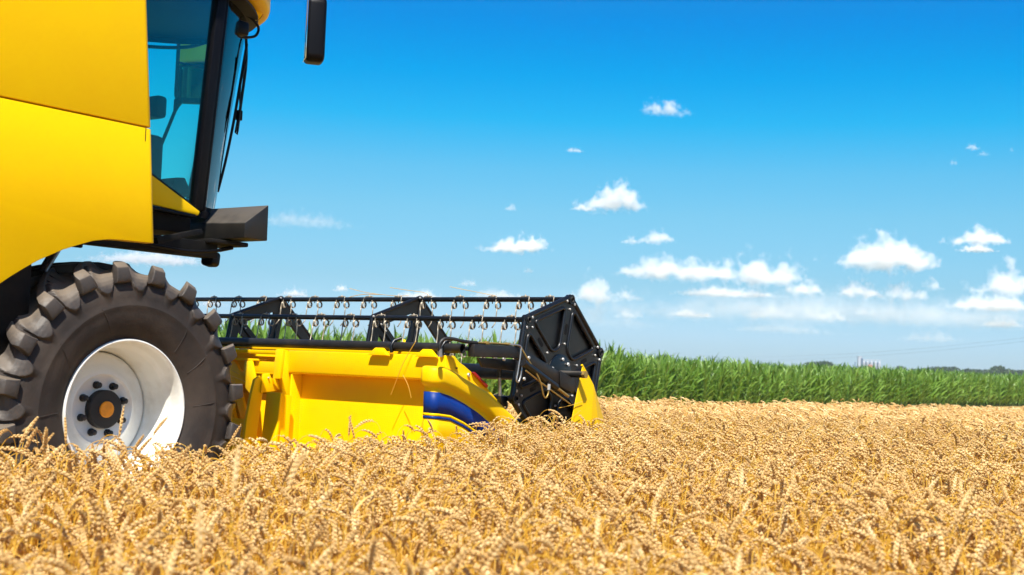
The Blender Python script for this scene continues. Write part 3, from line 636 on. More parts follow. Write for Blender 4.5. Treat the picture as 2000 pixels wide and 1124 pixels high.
H(tube('steel_pipe', smooth_path([(2.30, -2.485, 1.447), (2.60, -2.49, 1.450), (2.76, -2.545, 1.448), (2.775, -2.55, 1.40), (2.75, -2.55, 1.26), (2.735, -2.55, 1.19), (2.76, -2.55, 1.175), (2.785, -2.55, 1.22), (2.80, -2.55, 1.30)], 6), 0.0065, STL, n=8))
H(tube('pipe_fitting', [(3.09, -2.60, 1.12), (3.092, -2.60, 1.165)], 0.013, BOLT, n=10))
H(tube('pipe_elbow', [(3.092, -2.60, 1.165), (3.10, -2.56, 1.185), (3.12, -2.52, 1.19)], 0.018, BLK, n=10))
for xx in (2.42, 2.68): H(box('pipe_clamp', xx - .02, xx + .02, -2.51, -2.475, 1.443, 1.466, GOLD, None, 0.003))
for q in ((2.815, 1.295), (2.81, 1.20), (2.86, 1.36)): bolt(head, (q[0] - 2.2, -2.56, q[1]), 0.014)

# --- reel
XR, ZR, RR, TH = 3.540, 1.2376, 0.6273, -0.2066
Y_NEAR = -2.375
def vert(k, r=RR):
    a = TH + k * PI / 3 + PI / 2
    return (XR + r * math.cos(a), ZR + r * math.sin(a))
H(tube('reel_centre_tube', [(XR, -2.36, ZR), (XR, 3.05, ZR)], 0.062, BLK, n=28))
def round_poly(poly, rads, seg=6):
    o = []; n = len(poly)
    for i in range(n):
        p = Vector(poly[i]); a = (Vector(poly[i - 1]) - p).normalized(); b = (Vector(poly[(i + 1) % n]) - p).normalized()
        half = a.angle(b) / 2; d = min(rads[i] / math.tan(half), (Vector(poly[i - 1]) - p).length * .49, (Vector(poly[(i + 1) % n]) - p).length * .49)
        p0, p1 = p + a * d, p + b * d
        for k in range(seg + 1):
            t = k / seg; o.append(tuple((1 - t) ** 2 * p0 + 2 * t * (1 - t) * p + t * t * p1))
    return o
def sector_hole(k, spoke, rimw, hubr, rads, outr=RR):
    """rounded-triangle opening between spokes k and k+1 (points in x,z)"""
    v0, v1 = Vector(vert(k, outr)), Vector(vert(k + 1, outr)); c = Vector((XR, ZR))
    mid = ((v0 + v1) / 2 - c); H_ = mid.length; u = mid.normalized(); t = (v1 - v0).normalized()
    top = H_ - rimw
    def halfw(h): return h * math.tan(PI / 6) - spoke / math.cos(PI / 6)
    hb_ = max(hubr, spoke / math.sin(PI / 6) * 1.02)
    pts = [c + u * top - t * halfw(top), c + u * top + t * halfw(top), c + u * hb_ + t * max(halfw(hb_), 0.012), c + u * hb_ - t * max(halfw(hb_), 0.012)]
    return round_poly([tuple(p) for p in pts], rads)
def ray_hit(c, d, poly):
    best = None
    for i in range(len(poly)):
        a = Vector(poly[i]); b = Vector(poly[(i + 1) % len(poly)]); e = b - a; den = d.x * e.y - d.y * e.x
        if abs(den) < 1e-9: continue
        w_ = a - c; t = (w_.x * e.y - w_.y * e.x) / den; s = (w_.x * d.y - w_.y * d.x) / den
        if t > 0 and -1e-6 <= s <= 1 + 1e-6 and (best is None or t > best): best = t
    return c + d * best
def spider(name, y, th, spoke, rimw, hubr, rads, outr, m, parent):
    bm = bmesh.new()
    for k in range(6):
        hole = sector_hole(k, spoke, rimw, hubr, rads, outr)
        wedge = [(XR, ZR), vert(k, outr), vert(k + 1, outr)]
        cc = sum((Vector(p) for p in hole), Vector((0, 0))) / len(hole)
        angs = sorted([math.atan2(p[1] - cc.y, p[0] - cc.x) for p in hole] + [math.atan2(p[1] - cc.y, p[0] - cc.x) for p in wedge])
        A, B = [], []
        for a in angs:
            d = Vector((math.cos(a), math.sin(a)))
            q = ray_hit(cc, d, wedge); h = ray_hit(cc, d, hole)
            A.append([bm.verts.new((q.x, y + s, q.y)) for s in (0, th)]); B.append([bm.verts.new((h.x, y + s, h.y)) for s in (0, th)])
        n = len(angs)
        for i in range(n):
            j = (i + 1) % n
            for s in (0, 1): bm.faces.new((A[i][s], A[j][s], B[j][s], B[i][s]))
            bm.faces.new((B[i][0], B[j][0], B[j][1], B[i][1]))
            if i in range(n): 
                mA, mB = A[i][0].co, A[j][0].co
                # outer rim wall only
                def on_rim(q): 
                    return abs((Vector((q.x, q.z)) - Vector((XR, ZR))).dot(((Vector(vert(k, outr)) + Vector(vert(k + 1, outr))) / 2 - Vector((XR, ZR))).normalized()) - outr * math.cos(PI / 6)) < 1e-4
                if on_rim(mA) and on_rim(mB): bm.faces.new((A[i][0], A[i][1], A[j][1], A[j][0]))
    bmesh.ops.remove_doubles(bm, verts=bm.verts, dist=2e-5)
    return attach(from_bm(name, bm, m, sharp=35), parent)
# near end shield: plate with six pressed panels, beads, bosses and bolts
OUT = RR + 0.035
sh_rads = [0.035, 0.035, 0.13, 0.13]
shield = spider('end_shield', Y_NEAR - 0.012, 0.03, 0.046, 0.060, 0.19, sh_rads, OUT, BLK, head)
shloc = Vector((0, 0, 0))
def SP(o): return attach(o, shield)
for k in range(6):
    hole = sector_hole(k, 0.044, 0.058, 0.19, sh_rads, OUT)
    SP(prism('pressed_panel', hole, 'y', Y_NEAR + 0.010, Y_NEAR + 0.020, BLK, None, 0))
    bead = sector_hole(k, 0.054, 0.068, 0.205, sh_rads, OUT)
    bm = bmesh.new(); bm_tube(bm, [(p[0], Y_NEAR - 0.012, p[1]) for p in bead], 0.015, 10, closed=True)
    SP(from_bm('panel_bead', bm, BLK, sharp=60))
    v0, v1 = Vector(vert(k, OUT - .012)), Vector(vert(k + 1, OUT - .012))
    SP(tube('shield_rim', [(v0.x, Y_NEAR - .005, v0.y), (v1.x, Y_NEAR - .005, v1.y)], 0.022, BLK, n=10))
    x, z = vert(k)
    SP(revolve('bar_socket', [(0.040, -0.030), (0.040, 0.02), (0.024, 0.02), (0.024, -0.030)], BLK, n=20, c=(x, Y_NEAR, z), closed=True))
    SP(revolve('bar_end', [(0.022, -0.036), (0.022, 0.0), (0.017, 0.0), (0.017, -0.036)], WORN, n=18, c=(x, Y_NEAR, z), closed=True))
    # dark plate on the spoke paints a slot's inner shade; no hole cut
    sa = Vector(vert(k, 0.42)); sb = Vector(vert(k, 0.33)); d = (sa - sb).normalized(); nn = Vector((-d.y, d.x)) * 0.017
    loop = round_poly([tuple(sa + nn), tuple(sa - nn), tuple(sb - nn), tuple(sb + nn)], [0.016] * 4, 4)
    SP(prism('slot_shade_plate', loop, 'y', Y_NEAR - 0.0135, Y_NEAR - 0.0125, DARK, None, 0))
    for (rr, oo) in ((0.545, 0.0), (0.255, 0.0), (0.60, 0.055), (0.60, -0.055)):
        q = Vector(vert(k, rr)) + Vector((-d.y, d.x)) * oo
        attach(bolt(None, (q.x, Y_NEAR - 0.013, q.y), 0.0095 if rr < .58 else 0.013), shield)
SP(revolve('bearing_plate', [(0.165, 0.0), (0.165, -0.008), (0.155, -0.012), (0.0, -0.012)], BLK, n=40, c=(XR, Y_NEAR - 0.012, ZR)))
for k in range(3):
    a = R(40 + 120 * k); attach(bolt(None, (XR + 0.13 * math.cos(a), Y_NEAR - 0.024, ZR + 0.13 * math.sin(a)), 0.018), shield)
    a = R(80 + 120 * k); attach(bolt(None, (XR + 0.125 * math.cos(a), Y_NEAR - 0.024, ZR + 0.125 * math.sin(a)), 0.015), shield)
# open spiders along the reel
for yy in (-0.775, 0.9945, 2.76):
    s = spider('reel_spider', yy - 0.012, 0.03, 0.056, 0.115, 0.22, [0.02, 0.02, 0.09, 0.09], RR + 0.03, BLK, head)
    for k in range(6):
        v0, v1 = Vector(vert(k, RR + .018)), Vector(vert(k + 1, RR + .018))
        attach(tube('spider_rim', [(v0.x, yy, v0.y), (v1.x, yy, v1.y)], 0.019, BLK, n=10), s)
        q = vert(k, 0.10); e = vert(k, RR)
        attach(tube('spider_rib', [(q[0], yy - .014, q[1]), (e[0], yy - .014, e[1])], 0.012, BLK, n=8), s)
        for rr in (0.55, 0.47):
            q = vert(k, rr); attach(bolt(None, (q[0] + .02, yy - 0.013, q[1]), 0.010), s)
        for oo in (-.03, .03):
            q = vert(k, RR - .0); attach(bolt(None, (q[0] + oo, yy - 0.02, q[1] + .012), 0.011), s)
# tine: one bent wire with two coils, clipped over the bar
def tine_mesh(bend):
    pts = []
    def side(s):
        p = [(-0.085, s * 0.071, -0.245), (-0.045, s * 0.071, -0.205), (-0.030, s * 0.071, -0.12), (-0.026, s * 0.071, -0.05)]
        for k in range(1, 28):
            a = PI + 2 * PI * k / 12.0
            p.append((0.030 * math.cos(a), s * (0.073 - 0.020 * k / 27), -0.050 + 0.030 * math.sin(a)))
        p += [(-0.022, s * 0.052, -0.015), (-0.012, s * 0.050, 0.012), (0.0, s * 0.040, 0.026)]
        return p
    a = side(-1); b = side(1)
    pts = a + [(0.0, 0, 0.031)] + b[::-1]
    bm = bmesh.new(); bm_tube(bm, pts, 0.0050, 6)
    bm_prism(bm, [(-0.012, 0.018), (0.012, 0.018), (0.010, 0.034), (-0.010, 0.034)], 'y', -0.014, 0.014, 0.002, 1)
    bm_tube(bm, [(0, 0, -0.036), (0, 0, 0.042)], 0.005, 6)
    bmesh.ops.recalc_face_normals(bm, faces=bm.faces)
    me = bpy.data.meshes.new('tine'); bm.to_mesh(me); bm.free(); me.materials.append(TINE)
    me.polygons.foreach_set('use_smooth', [True] * len(me.polygons)); return me
TM = tine_mesh(0)
TY = [-2.182, -1.932, -1.588, -1.233, -0.873, -0.52, -0.164, 0.182, 0.535, 0.891, 1.24, 1.604, 1.972, 2.316, 2.67]
for k in range(6):
    x, z = vert(k)
    bar = H(tube('reel_bar', [(x, -2.37, z), (x, 3.05, z)], 0.0215, BLK, n=14))
    if k in (3, 4): continue
    for i, yy in enumerate(TY):
        if k != 0: yy = yy + 0.01 if i > 1 else (-2.234 if i == 0 else -1.909)
        o = bpy.data.objects.new('tine', TM); C.objects.link(o)
        o.location = (x, yy, z); o.rotation_euler = (0, R(random.uniform(-4, 4)), R(random.uniform(-3, 3)))
        attach(o, bar)

# --- straws caught on the machine
STRAWS = [
 ('long pale straw lying across the top reel bar near the middle spider', [(3.70, -0.25, 1.895), (3.69, -0.55, 1.905), (3.68, -0.80, 1.90)], [(3.66, 0.35, 1.93), (3.68, 0.05, 1.905), (3.69, -0.3, 1.89)]),
]
def straw(pts, r, label):
    o = tube('straw', smooth_path(pts, 5), r, STEM, None, n=5); tag(o, label, 'straw', 'loose straws caught on the header')
    return o
straw([(3.68, 0.10, 1.955), (3.69, -0.12, 1.915), (3.69, -0.42, 1.888), (3.69, -0.62, 1.886)], 0.0022, 'long thin straw lying along the top reel bar left of the middle black spider')
straw([(3.66, -0.42, 1.96), (3.68, -0.62, 1.935), (3.68, -0.80, 1.915), (3.69, -0.86, 1.888)], 0.0022, 'thin curved straw resting on top of the middle black spider')
straw([(3.66, 0.25, 1.83), (3.67, 0.05, 1.88), (3.68, -0.10, 1.90), (3.69, -0.3, 1.898)], 0.003, 'pale straw crossing a tine clip on the top reel bar')
straw([(3.62, -1.15, 1.96), (3.67, -1.35, 1.925), (3.69, -1.6, 1.885)], 0.0022, 'thin straw sticking up from the top reel bar near the black end shield')
straw([(2.185, -2.02, 1.452), (2.165, -1.93, 1.30), (2.175, -1.86, 1.17), (2.18, -1.80, 1.045)], 0.0028, 'golden straw hanging down over the yellow rear beam')
straw([(2.18, -1.91, 1.195), (2.175, -1.97, 1.12), (2.18, -2.0, 1.03)], 0.0022, 'short forked straw beside the one hanging over the yellow beam')
straw([(3.30, -2.56, 0.98), (3.45, -2.57, 1.0), (3.60, -2.58, 1.03)], 0.0025, 'pale straw leaning on the lower black end shield panel')
straw([(3.15, -2.56, 0.76), (3.35, -2.58, 0.86), (3.55, -2.6, 0.96)], 0.0025, 'pale straw slanting up towards the yellow crop divider')
straw([(1.93, 0.40, 1.22), (2.02, 0.20, 1.23), (2.10, 0.0, 1.20), (2.12, -0.2, 1.14)], 0.0035, 'dusty straw wedged beside the tyre on the feeder opening')
straw([(1.95, 0.36, 1.27), (2.06, 0.12, 1.26), (2.1, -0.02, 1.26)], 0.003, 'short straw lying over the yellow feeder rail next to the tyre')
straw([(1.98, -0.13, 1.15), (1.99, -0.28, 1.12), (1.99, -0.42, 1.085)], 0.003, 'short pale straw poking across the feeder latch plates')

# ================================================================== WHEAT
def ribbon(bm, pts, widths, side, fold=0.0, normal_hint=None, mi=0):
    """leaf strip along pts; two quads across when fold is given"""
    prev = None
    for i, p in enumerate(pts):
        d = (pts[min(i + 1, len(pts) - 1)] - pts[max(i - 1, 0)]).normalized()
        s = (side - d * side.dot(d)).normalized(); n = d.cross(s)
        w_ = widths[i] / 2
        row = [bm.verts.new(p - s * w_ + n * fold * w_), bm.verts.new(p), bm.verts.new(p + s * w_ + n * fold * w_)] if fold else [bm.verts.new(p - s * w_), bm.verts.new(p + s * w_)]
        if prev:
            for k in range(len(row) - 1):
                f = bm.faces.new((prev[k], prev[k + 1], row[k + 1], row[k])); f.material_index = mi; f.smooth = True
        prev = row
def spindle(bm, base, d, side, ln, wd, n=5, mi=0):
    d = d.normalized(); s = (side - d * side.dot(d)).normalized(); t = d.cross(s)
    v0 = bm.verts.new(base); rings = []
    for h, r in ((0.30, 0.95), (0.62, 0.85)):
        rings.append([bm.verts.new(base + d * ln * h + (s * math.cos(2 * PI * k / n) + t * math.sin(2 * PI * k / n)) * wd / 2 * r) for k in range(n)])
    v1 = bm.verts.new(base + d * ln)
    for k in range(n):
        for f in (bm.faces.new((v0, rings[0][(k + 1) % n], rings[0][k])), bm.faces.new((rings[0][k], rings[0][(k + 1) % n], rings[1][(k + 1) % n], rings[1][k])), bm.faces.new((rings[1][k], rings[1][(k + 1) % n], v1))):
            f.material_index = mi; f.smooth = True
def wheat(bm, rg, lod, ox=0.0, oy=0.0, az=0.0, hscale=1.0, straight=None):
    """one wheat plant: straw, nodding ear built of husks, a dry leaf or two"""
    h = rg.uniform(0.60, 0.70) * hscale; el = rg.uniform(0.092, 0.135)
    end = rg.uniform(R(112), R(178)) if rg.random() > 0.07 else rg.uniform(R(15), R(80))
    if end < 1.5: h *= 0.86
    if straight is not None: end = straight
    lean = rg.uniform(R(1), R(9)); neck = rg.uniform(0.11, 0.20)
    ca, sa = math.cos(az), math.sin(az)
    def W(x, y, z): return Vector((ox + x * ca - y * sa, oy + x * sa + y * ca, z))
    # angle from vertical along the stem
    N1 = 5 if lod < 2 else 3; pts = []; ang = []; x = z = 0.0
    L1 = h - neck * 0.6
    for i in range(N1): 
        pts.append((x, z)); ang.append(lean)
        x += math.sin(lean) * L1 / N1; z += math.cos(lean) * L1 / N1
    N2 = 7 if lod < 2 else 4; a = lean; share = 0.70
    for i in range(N2 + 1):
        t = i / N2; a = lean + (end * share - lean) * t * t; pts.append((x, z)); ang.append(a)
        x += math.sin(a) * neck / N2; z += math.cos(a) * neck / N2
    stem = [W(p[0], 0, p[1]) for p in pts]
    f0 = len(bm.faces)
    bm_tube(bm, stem, 0.0017, 3 if lod else 4, cap=False, radii=[0.0022] * N1 + [0.0016] * (N2 + 1))
    bm.faces.ensure_lookup_table()
    for f in bm.faces[f0:]: f.material_index = 1; f.smooth = True
    # ear
    ex, ez, a0 = pts[-1][0], pts[-1][1], ang[-1]
    M = {0: 16, 1: 11, 2: 8}[lod]; st = el / M; P3 = []; 
    for i in range(M + 1):
        t = i / M; a = a0 + (end - a0) * min(1, t * 1.4)
        P3.append((ex, ez, a)); ex += math.sin(a) * st; ez += math.cos(a) * st
    sy = Vector((-sa, ca, 0)); roll = rg.uniform(0, PI)
    if lod < 2:
        for i in range(M):
            x_, z_, a = P3[i]; t = i / (M - 1); d = W(math.sin(a), 0, math.cos(a)) - W(0, 0, 0); c0 = W(x_, 0, z_)
            nrm = d.cross(sy).normalized(); s1 = sy * math.cos(roll) + nrm * math.sin(roll); s2 = d.cross(s1)
            sz = (0.72 + 0.5 * math.sin(PI * min(1, t * 0.9 + 0.12))) * (1.0 if lod == 0 else 1.25)
            s = s1 * (1 if i % 2 else -1)
            for q, (off, tilt) in enumerate(((0.8, 0.30), (0.40, 0.16), (0.40, 0.16)) if lod == 0 else ((0.7, 0.26), (0.30, 0.12))):
                o_ = s * 0.0042 * off * sz + s2 * (0, 0.0034, -0.0034)[q] * sz
                dd = d + s * tilt + s2 * (0, .18, -.18)[q] + Vector((rg.uniform(-.05, .05), rg.uniform(-.05, .05), rg.uniform(-.05, .05)))
                spindle(bm, c0 + o_ * 0.6, dd, s2, 0.0150 * sz, 0.0052 * sz * (1.0 if lod == 0 else 1.15), 5 if lod == 0 else 4)
    else:
        prev = None
        for i in range(M + 1):
            x_, z_, a = P3[i]; t = i / M; d = W(math.sin(a), 0, math.cos(a)) - W(0, 0, 0); c0 = W(x_, 0, z_); nrm = d.cross(sy).normalized()
            r = (0.0074 if i % 2 else 0.0050) * (0.5 + 0.9 * math.sin(PI * (t * 0.82 + 0.14))) + 0.0006
            row = [bm.verts.new(c0 + (sy * math.cos(u) + nrm * math.sin(u)) * r) for u in (0.4, 1.97, 3.54, 5.11)]
            if prev:
                for k in range(4): bm.faces.new((prev[k], prev[(k + 1) % 4], row[(k + 1) % 4], row[k]))
            prev = row
    # dry leaves
    for _ in range((2 if rg.random() < 0.45 else 1) if lod < 2 else (1 if rg.random() < 0.4 else 0)):
        hz = rg.uniform(0.45, 0.88) * h; la = rg.uniform(0, 2 * PI); ll = rg.uniform(0.10, 0.22); n = 6 if lod < 2 else 3; q = []
        bx, bz, aa = 0.0, 0.0, rg.uniform(0.2, 0.9); k_ = rg.uniform(1.0, 2.4)
        for i in range(n + 1):
            q.append(W(math.sin(lean) * hz, 0, math.cos(lean) * hz) + Vector((math.cos(la) * bx, math.sin(la) * bx, bz)))
            bx += math.sin(aa) * ll / n; bz += math.cos(aa) * ll / n; aa += k_ / n
        tw = rg.uniform(-1.0, 1.0)
        ribbon(bm, q, [0.0085 * max(0.12, 1 - (i / n) ** 2) for i in range(n + 1)], Vector((-math.sin(la + tw), math.cos(la + tw), 0.3 * tw)), mi=2)
def to_variant(name, bm, mats):
    me = bpy.data.meshes.new(name); bm.to_mesh(me); bm.free()
    for m in mats: me.materials.append(m)
    return bpy.data.objects.new(name, me)
WM = [EAR, STEM, WLEAF]
rg = np.random.default_rng(11)
col_a = bpy.data.collections.new('wheat_plants'); col_b = bpy.data.collections.new('wheat_tufts'); col_c = bpy.data.collections.new('far_wheat_tufts')
for i in range(14):
    bm = bmesh.new(); wheat(bm, rg, 0); col_a.objects.link(to_variant('wheat_plant_%02d' % i, bm, WM))
def azi(rg):  # ears mostly nod with the wind, to the right and forwards
    return rg.vonmises(-0.55, 0.9)
for i in range(10):
    bm = bmesh.new()
    for k in range(13): wheat(bm, rg, 1, rg.normal(0, .075), rg.normal(0, .075), azi(rg), rg.uniform(0.93, 1.08))
    col_b.objects.link(to_variant('wheat_tuft_%02d' % i, bm, WM))
for i in range(8):
    bm = bmesh.new()
    for k in range(22): wheat(bm, rg, 2, rg.normal(0, .12), rg.normal(0, .12), azi(rg), rg.uniform(0.93, 1.08))
    col_c.objects.link(to_variant('far_wheat_tuft_%02d' % i, bm, WM))

def gn_scatter(name, pos, rot, scl, idx, coll, label, cat, group=None):
    me = bpy.data.meshes.new(name); n = len(pos)
    me.vertices.add(n); me.vertices.foreach_set('co', np.asarray(pos, np.float32).ravel())
    a = me.attributes.new('rot', 'FLOAT_VECTOR', 'POINT'); a.data.foreach_set('vector', np.asarray(rot, np.float32).ravel())
    a = me.attributes.new('scl', 'FLOAT', 'POINT'); a.data.foreach_set('value', np.asarray(scl, np.float32))
    a = me.attributes.new('idx', 'INT', 'POINT'); a.data.foreach_set('value', np.asarray(idx, np.int32))
    o = bpy.data.objects.new(name, me); C.objects.link(o)
    g = bpy.data.node_groups.new(name + '_scatter', 'GeometryNodeTree')
    g.interface.new_socket('Geometry', in_out='INPUT', socket_type='NodeSocketGeometry'); g.interface.new_socket('Geometry', in_out='OUTPUT', socket_type='NodeSocketGeometry')
    gi = g.nodes.new('NodeGroupInput'); go = g.nodes.new('NodeGroupOutput'); ip = g.nodes.new('GeometryNodeInstanceOnPoints')
    ci = g.nodes.new('GeometryNodeCollectionInfo'); ci.inputs['Collection'].default_value = coll; ci.inputs['Separate Children'].default_value = True; ci.inputs['Reset Children'].default_value = True
    def attr(nm, ty):
        q = g.nodes.new('GeometryNodeInputNamedAttribute'); q.data_type = ty; q.inputs['Name'].default_value = nm; return q.outputs['Attribute']
    g.links.new(gi.outputs[0], ip.inputs['Points']); g.links.new(ci.outputs[0], ip.inputs['Instance']); ip.inputs['Pick Instance'].default_value = True
    g.links.new(attr('idx', 'INT'), ip.inputs['Instance Index'])
    e2r = g.nodes.new('FunctionNodeEulerToRotation'); g.links.new(attr('rot', 'FLOAT_VECTOR'), e2r.inputs[0]); g.links.new(e2r.outputs[0], ip.inputs['Rotation'])
    g.links.new(attr('scl', 'FLOAT'), ip.inputs['Scale']); g.links.new(ip.outputs[0], go.inputs[0])
    md = o.modifiers.new('scatter', 'NODES'); md.node_group = g
    tag(o, label, cat, group, 'stuff'); return o
cx0, cy0 = CAM.x, CAM.y
def field(dens, dmin, dmax, side_margin=1.2):
    """points on the uncut wheat between two distances from where the photographer stands"""
    x0, x1, y0, y1 = -9, 45, -26, 12
    n = int(dens * (x1 - x0) * (y1 - y0)); x = rng.uniform(x0, x1, n); y = rng.uniform(y0, y1, n)
    dx, dy = x - cx0, y - cy0
    dep = dx * math.sin(PHI) + dy * math.cos(PHI); lat = dx * math.cos(PHI) - dy * math.sin(PHI)
    ok = (dep > dmin) & (dep <= dmax) & (np.abs(lat) < dep * 0.43 + side_margin)
    wob = 0.10 * np.sin(x * 1.7) + 0.07 * np.sin(x * 4.1 + 1)
    ok &= ~((x < 3.85) & (y > -2.47 + wob * .6))                    # swath behind the header is cut
    edge = np.interp(x, [3.8, 10, 15, 20, 26.3, 32.4, 45], [3.3, 4.3, 3.3, 1.7, -0.4, -2.7, -7.5]) + wob
    ok &= y < edge
    ok &= ~((x > 3.4) & (x < 4.25) & (y > -2.75) & (y < 3.4))        # under the reel
    return x[ok], y[ok]
def mk(dens, d0, d1, coll, nvar, smin, smax, name, label, cat, spread=None):
    x, y = field(dens, d0, d1); n = len(x)
    hm = 1.0 + 0.05 * np.sin(x * 1.3 + y * 0.8) + 0.035 * np.sin(x * 3.1 - y * 2.3)
    scl = rng.uniform(smin, smax, n) * hm
    if spread: rz = rng.vonmises(-0.55, 0.9, n)
    else: rz = rng.uniform(-0.9, 0.9, n)
    tl = np.clip(rng.normal(0, 0.07, (n, 2)), -0.2, 0.2)
    gn_scatter(name, np.stack([x, y, np.zeros(n)], 1), np.stack([tl[:, 0], tl[:, 1], rz], 1), scl, rng.integers(0, nvar, n), coll, label, cat)
    print(name, n)
HS = 1.10
mk(240, 1.9, 6.6, col_a, 14, HS * 0.87, HS * 1.10, 'wheat', 'ripe golden wheat with nodding ears filling the foreground', 'wheat', True)
mk(25, 6.6, 13.5, col_b, 10, HS * 0.98, HS * 1.08, 'wheat', 'ripe golden wheat standing along the wheel and the header', 'wheat')
mk(15, 13.5, 40, col_c, 8, HS * 0.86, HS * 0.95, 'wheat', 'far golden wheat running up to the green maize', 'wheat')

# ================================================================== MAIZE
def maize(bm, rg):
    h = rg.uniform(1.45, 1.7); ax = rg.uniform(0, PI)
    lean = rg.uniform(0, 0.06); pts = [Vector((lean * t * t * h, 0.02 * math.sin(5 * t), t * h)) for t in np.linspace(0, 1, 6)]
    f0 = len(bm.faces); bm_tube(bm, pts, 0.012, 5, cap=False, radii=[0.014, .014, .013, .011, .008, .004]); bm.faces.ensure_lookup_table()
    for f in bm.faces[f0:]: f.material_index = 1; f.smooth = True
    n = 12
    for k in range(n):
        t = k / (n - 1); z = h * (0.10 + 0.86 * t); a = ax + (PI if k % 2 else 0) + rg.normal(0, 0.45)
        ll = (0.42 + 0.45 * math.sin(PI * (0.15 + 0.7 * t))) * rg.uniform(0.85, 1.15); aa = rg.uniform(0.25, 0.55) if t < 0.75 else rg.uniform(0.06, 0.32)
        bend = rg.uniform(1.1, 2.3) if t < 0.7 else rg.uniform(0.15, 1.1)
        base = Vector((lean * (z / h) ** 2 * h, 0, z)); q = []; r_ = zz = 0.0; m = 8; wind = Vector((0.25, -0.12, 0)) 
        for i in range(m + 1):
            u = i / m
            q.append(base + Vector((math.cos(a) * r_, math.sin(a) * r_, zz)) + wind * (u * u * ll * 0.8) + Vector((rg.normal(0, .004), rg.normal(0, .004), rg.normal(0, .006))))
            r_ += math.sin(aa) * ll / m; zz += math.cos(aa) * ll / m; aa += bend * (0.4 + 1.2 * u) / m
        wd = 0.12 * rg.uniform(0.8, 1.15)
        ribbon(bm, q, [wd * min(1, 0.45 + 2.2 * (i / m)) * max(0.05, 1 - (i / m) ** 2.4) for i in range(m + 1)], Vector((-math.sin(a), math.cos(a), rg.uniform(-.5, .5))), fold=0.35)
col_m = bpy.data.collections.new('maize_plants')
for i in range(10):
    bm = bmesh.new(); maize(bm, rg); col_m.objects.link(to_variant('maize_plant_%02d' % i, bm, [CORNL, CORNS]))
px_, py_ = [], []
for row in range(18):
    y = 12.45 + row * 0.62
    x1 = 120.0
    xs = np.arange(2.0, x1, 0.19 if row < 8 else 0.26)
    xs = xs + rng.normal(0, 0.03, len(xs)); yy = y + rng.normal(0, 0.05, len(xs)) + (0.12 * np.sin(xs * .3) if row == 0 else 0) + np.interp(xs, [2, 73, 120], [0.3, -0.5, -2.4])
    keep = rng.random(len(xs)) < 0.96; px_.append(xs[keep]); py_.append(yy[keep])
x = np.concatenate(px_); y = np.concatenate(py_); n = len(x)
s = rng.normal(0.83, 0.04, n) * (1 + 0.03 * np.sin(x * .9) + .03 * np.sin(x * .23 + 1))
s *= np.interp(x, [5, 15, 24, 32, 40, 75], [1.16, 1.13, 1.06, 1.0, 0.96, 1.0])
gn_scatter('maize', np.stack([x, y, np.zeros(n)], 1), np.stack([rng.normal(0, .05, n), rng.normal(0, .05, n), rng.uniform(0, 2 * PI, n)], 1), s, rng.integers(0, 10, n), col_m,
           'dense green maize standing in rows behind the wheat and the reel', 'maize')
print('maize', n)
# taller stems that stand clear of the wheat in front of the machine
def stalk(px, py, top, az, end, label, seed, el=None):
    r2 = np.random.default_rng(seed); bm = bmesh.new(); wheat(bm, r2, 0, 0, 0, az, 1.0, end)
    zt = max(v.co.z for v in bm.verts); k = top / zt
    for v in bm.verts: v.co.z *= k
    me = bpy.data.meshes.new('wheat_stalk'); bm.to_mesh(me); bm.free()
    for m in WM: me.materials.append(m)
    o = bpy.data.objects.new('wheat_stalk', me); C.objects.link(o); o.location = (px, py, 0)
    tag(o, label, 'wheat stalk', 'taller stalks standing out of the wheat'); return o
stalk(-0.97, -2.75, 1.02, 0.3, R(12), 'tall upright ear in front of the dark wheel hub nuts, tallest before the wheel', 1)
stalk(-1.17, -2.75, 0.965, 2.0, R(8), 'slim upright ear in front of the left edge of the white rim', 2)
stalk(-0.78, -2.75, 0.97, -0.4, R(50), 'ear leaning right in front of the sunlit lower rim', 3)
stalk(-1.36, -2.75, 0.93, -2.6, R(100), 'ear nodding left in front of the lower left of the tyre', 4)
stalk(-0.25, -2.75, 0.92, -0.3, R(35), 'pale ear leaning right between the tyre and the yellow header', 5)
stalk(0.70, -2.75, 0.955, 0.5, R(10), 'left of two pale upright heads in front of the yellow header wall', 6)
stalk(0.86, -2.75, 0.950, 2.9, R(25), 'right of two pale upright heads in front of the yellow header wall', 7)
stalk(1.16, -2.75, 0.925, 2.6, R(120), 'tall ear nodding left in front of the yellow header wall', 8)
stalk(1.62, -2.75, 0.93, -2.9, R(60), 'ear leaning left just before the blue decal', 9)
stalk(2.31, -2.75, 0.965, -0.4, R(48), 'ear leaning right over the lower end of the yellow hood', 10)
stalk(2.42, -2.80, 0.925, -0.5, R(75), 'lower ear leaning right beneath the tall one at the hood end', 11)
stalk(2.95, -2.80, 0.90, -0.6, R(150), 'forked drooping ear in front of the black end shield', 12)
stalk(3.35, -2.95, 0.93, -0.6, R(140), 'long arching ear in front of the yellow crop divider', 13)
stalk(-2.82, -5.70, 1.07, 0.6, R(15), 'blurred tall upright ear in the left foreground, highest of the near ones', 14)
stalk(-2.52, -5.72, 1.05, -2.7, R(130), 'blurred ear arching left in the foreground below the header', 15)
stalk(-3.25, -6.13, 1.0, 1.0, R(10), 'blurred upright ear low in the left foreground', 16)
stalk(0.66, -4.86, 0.93, -2.6, R(20), 'pale upright head in the middle distance of the wheat, right of centre', 17)

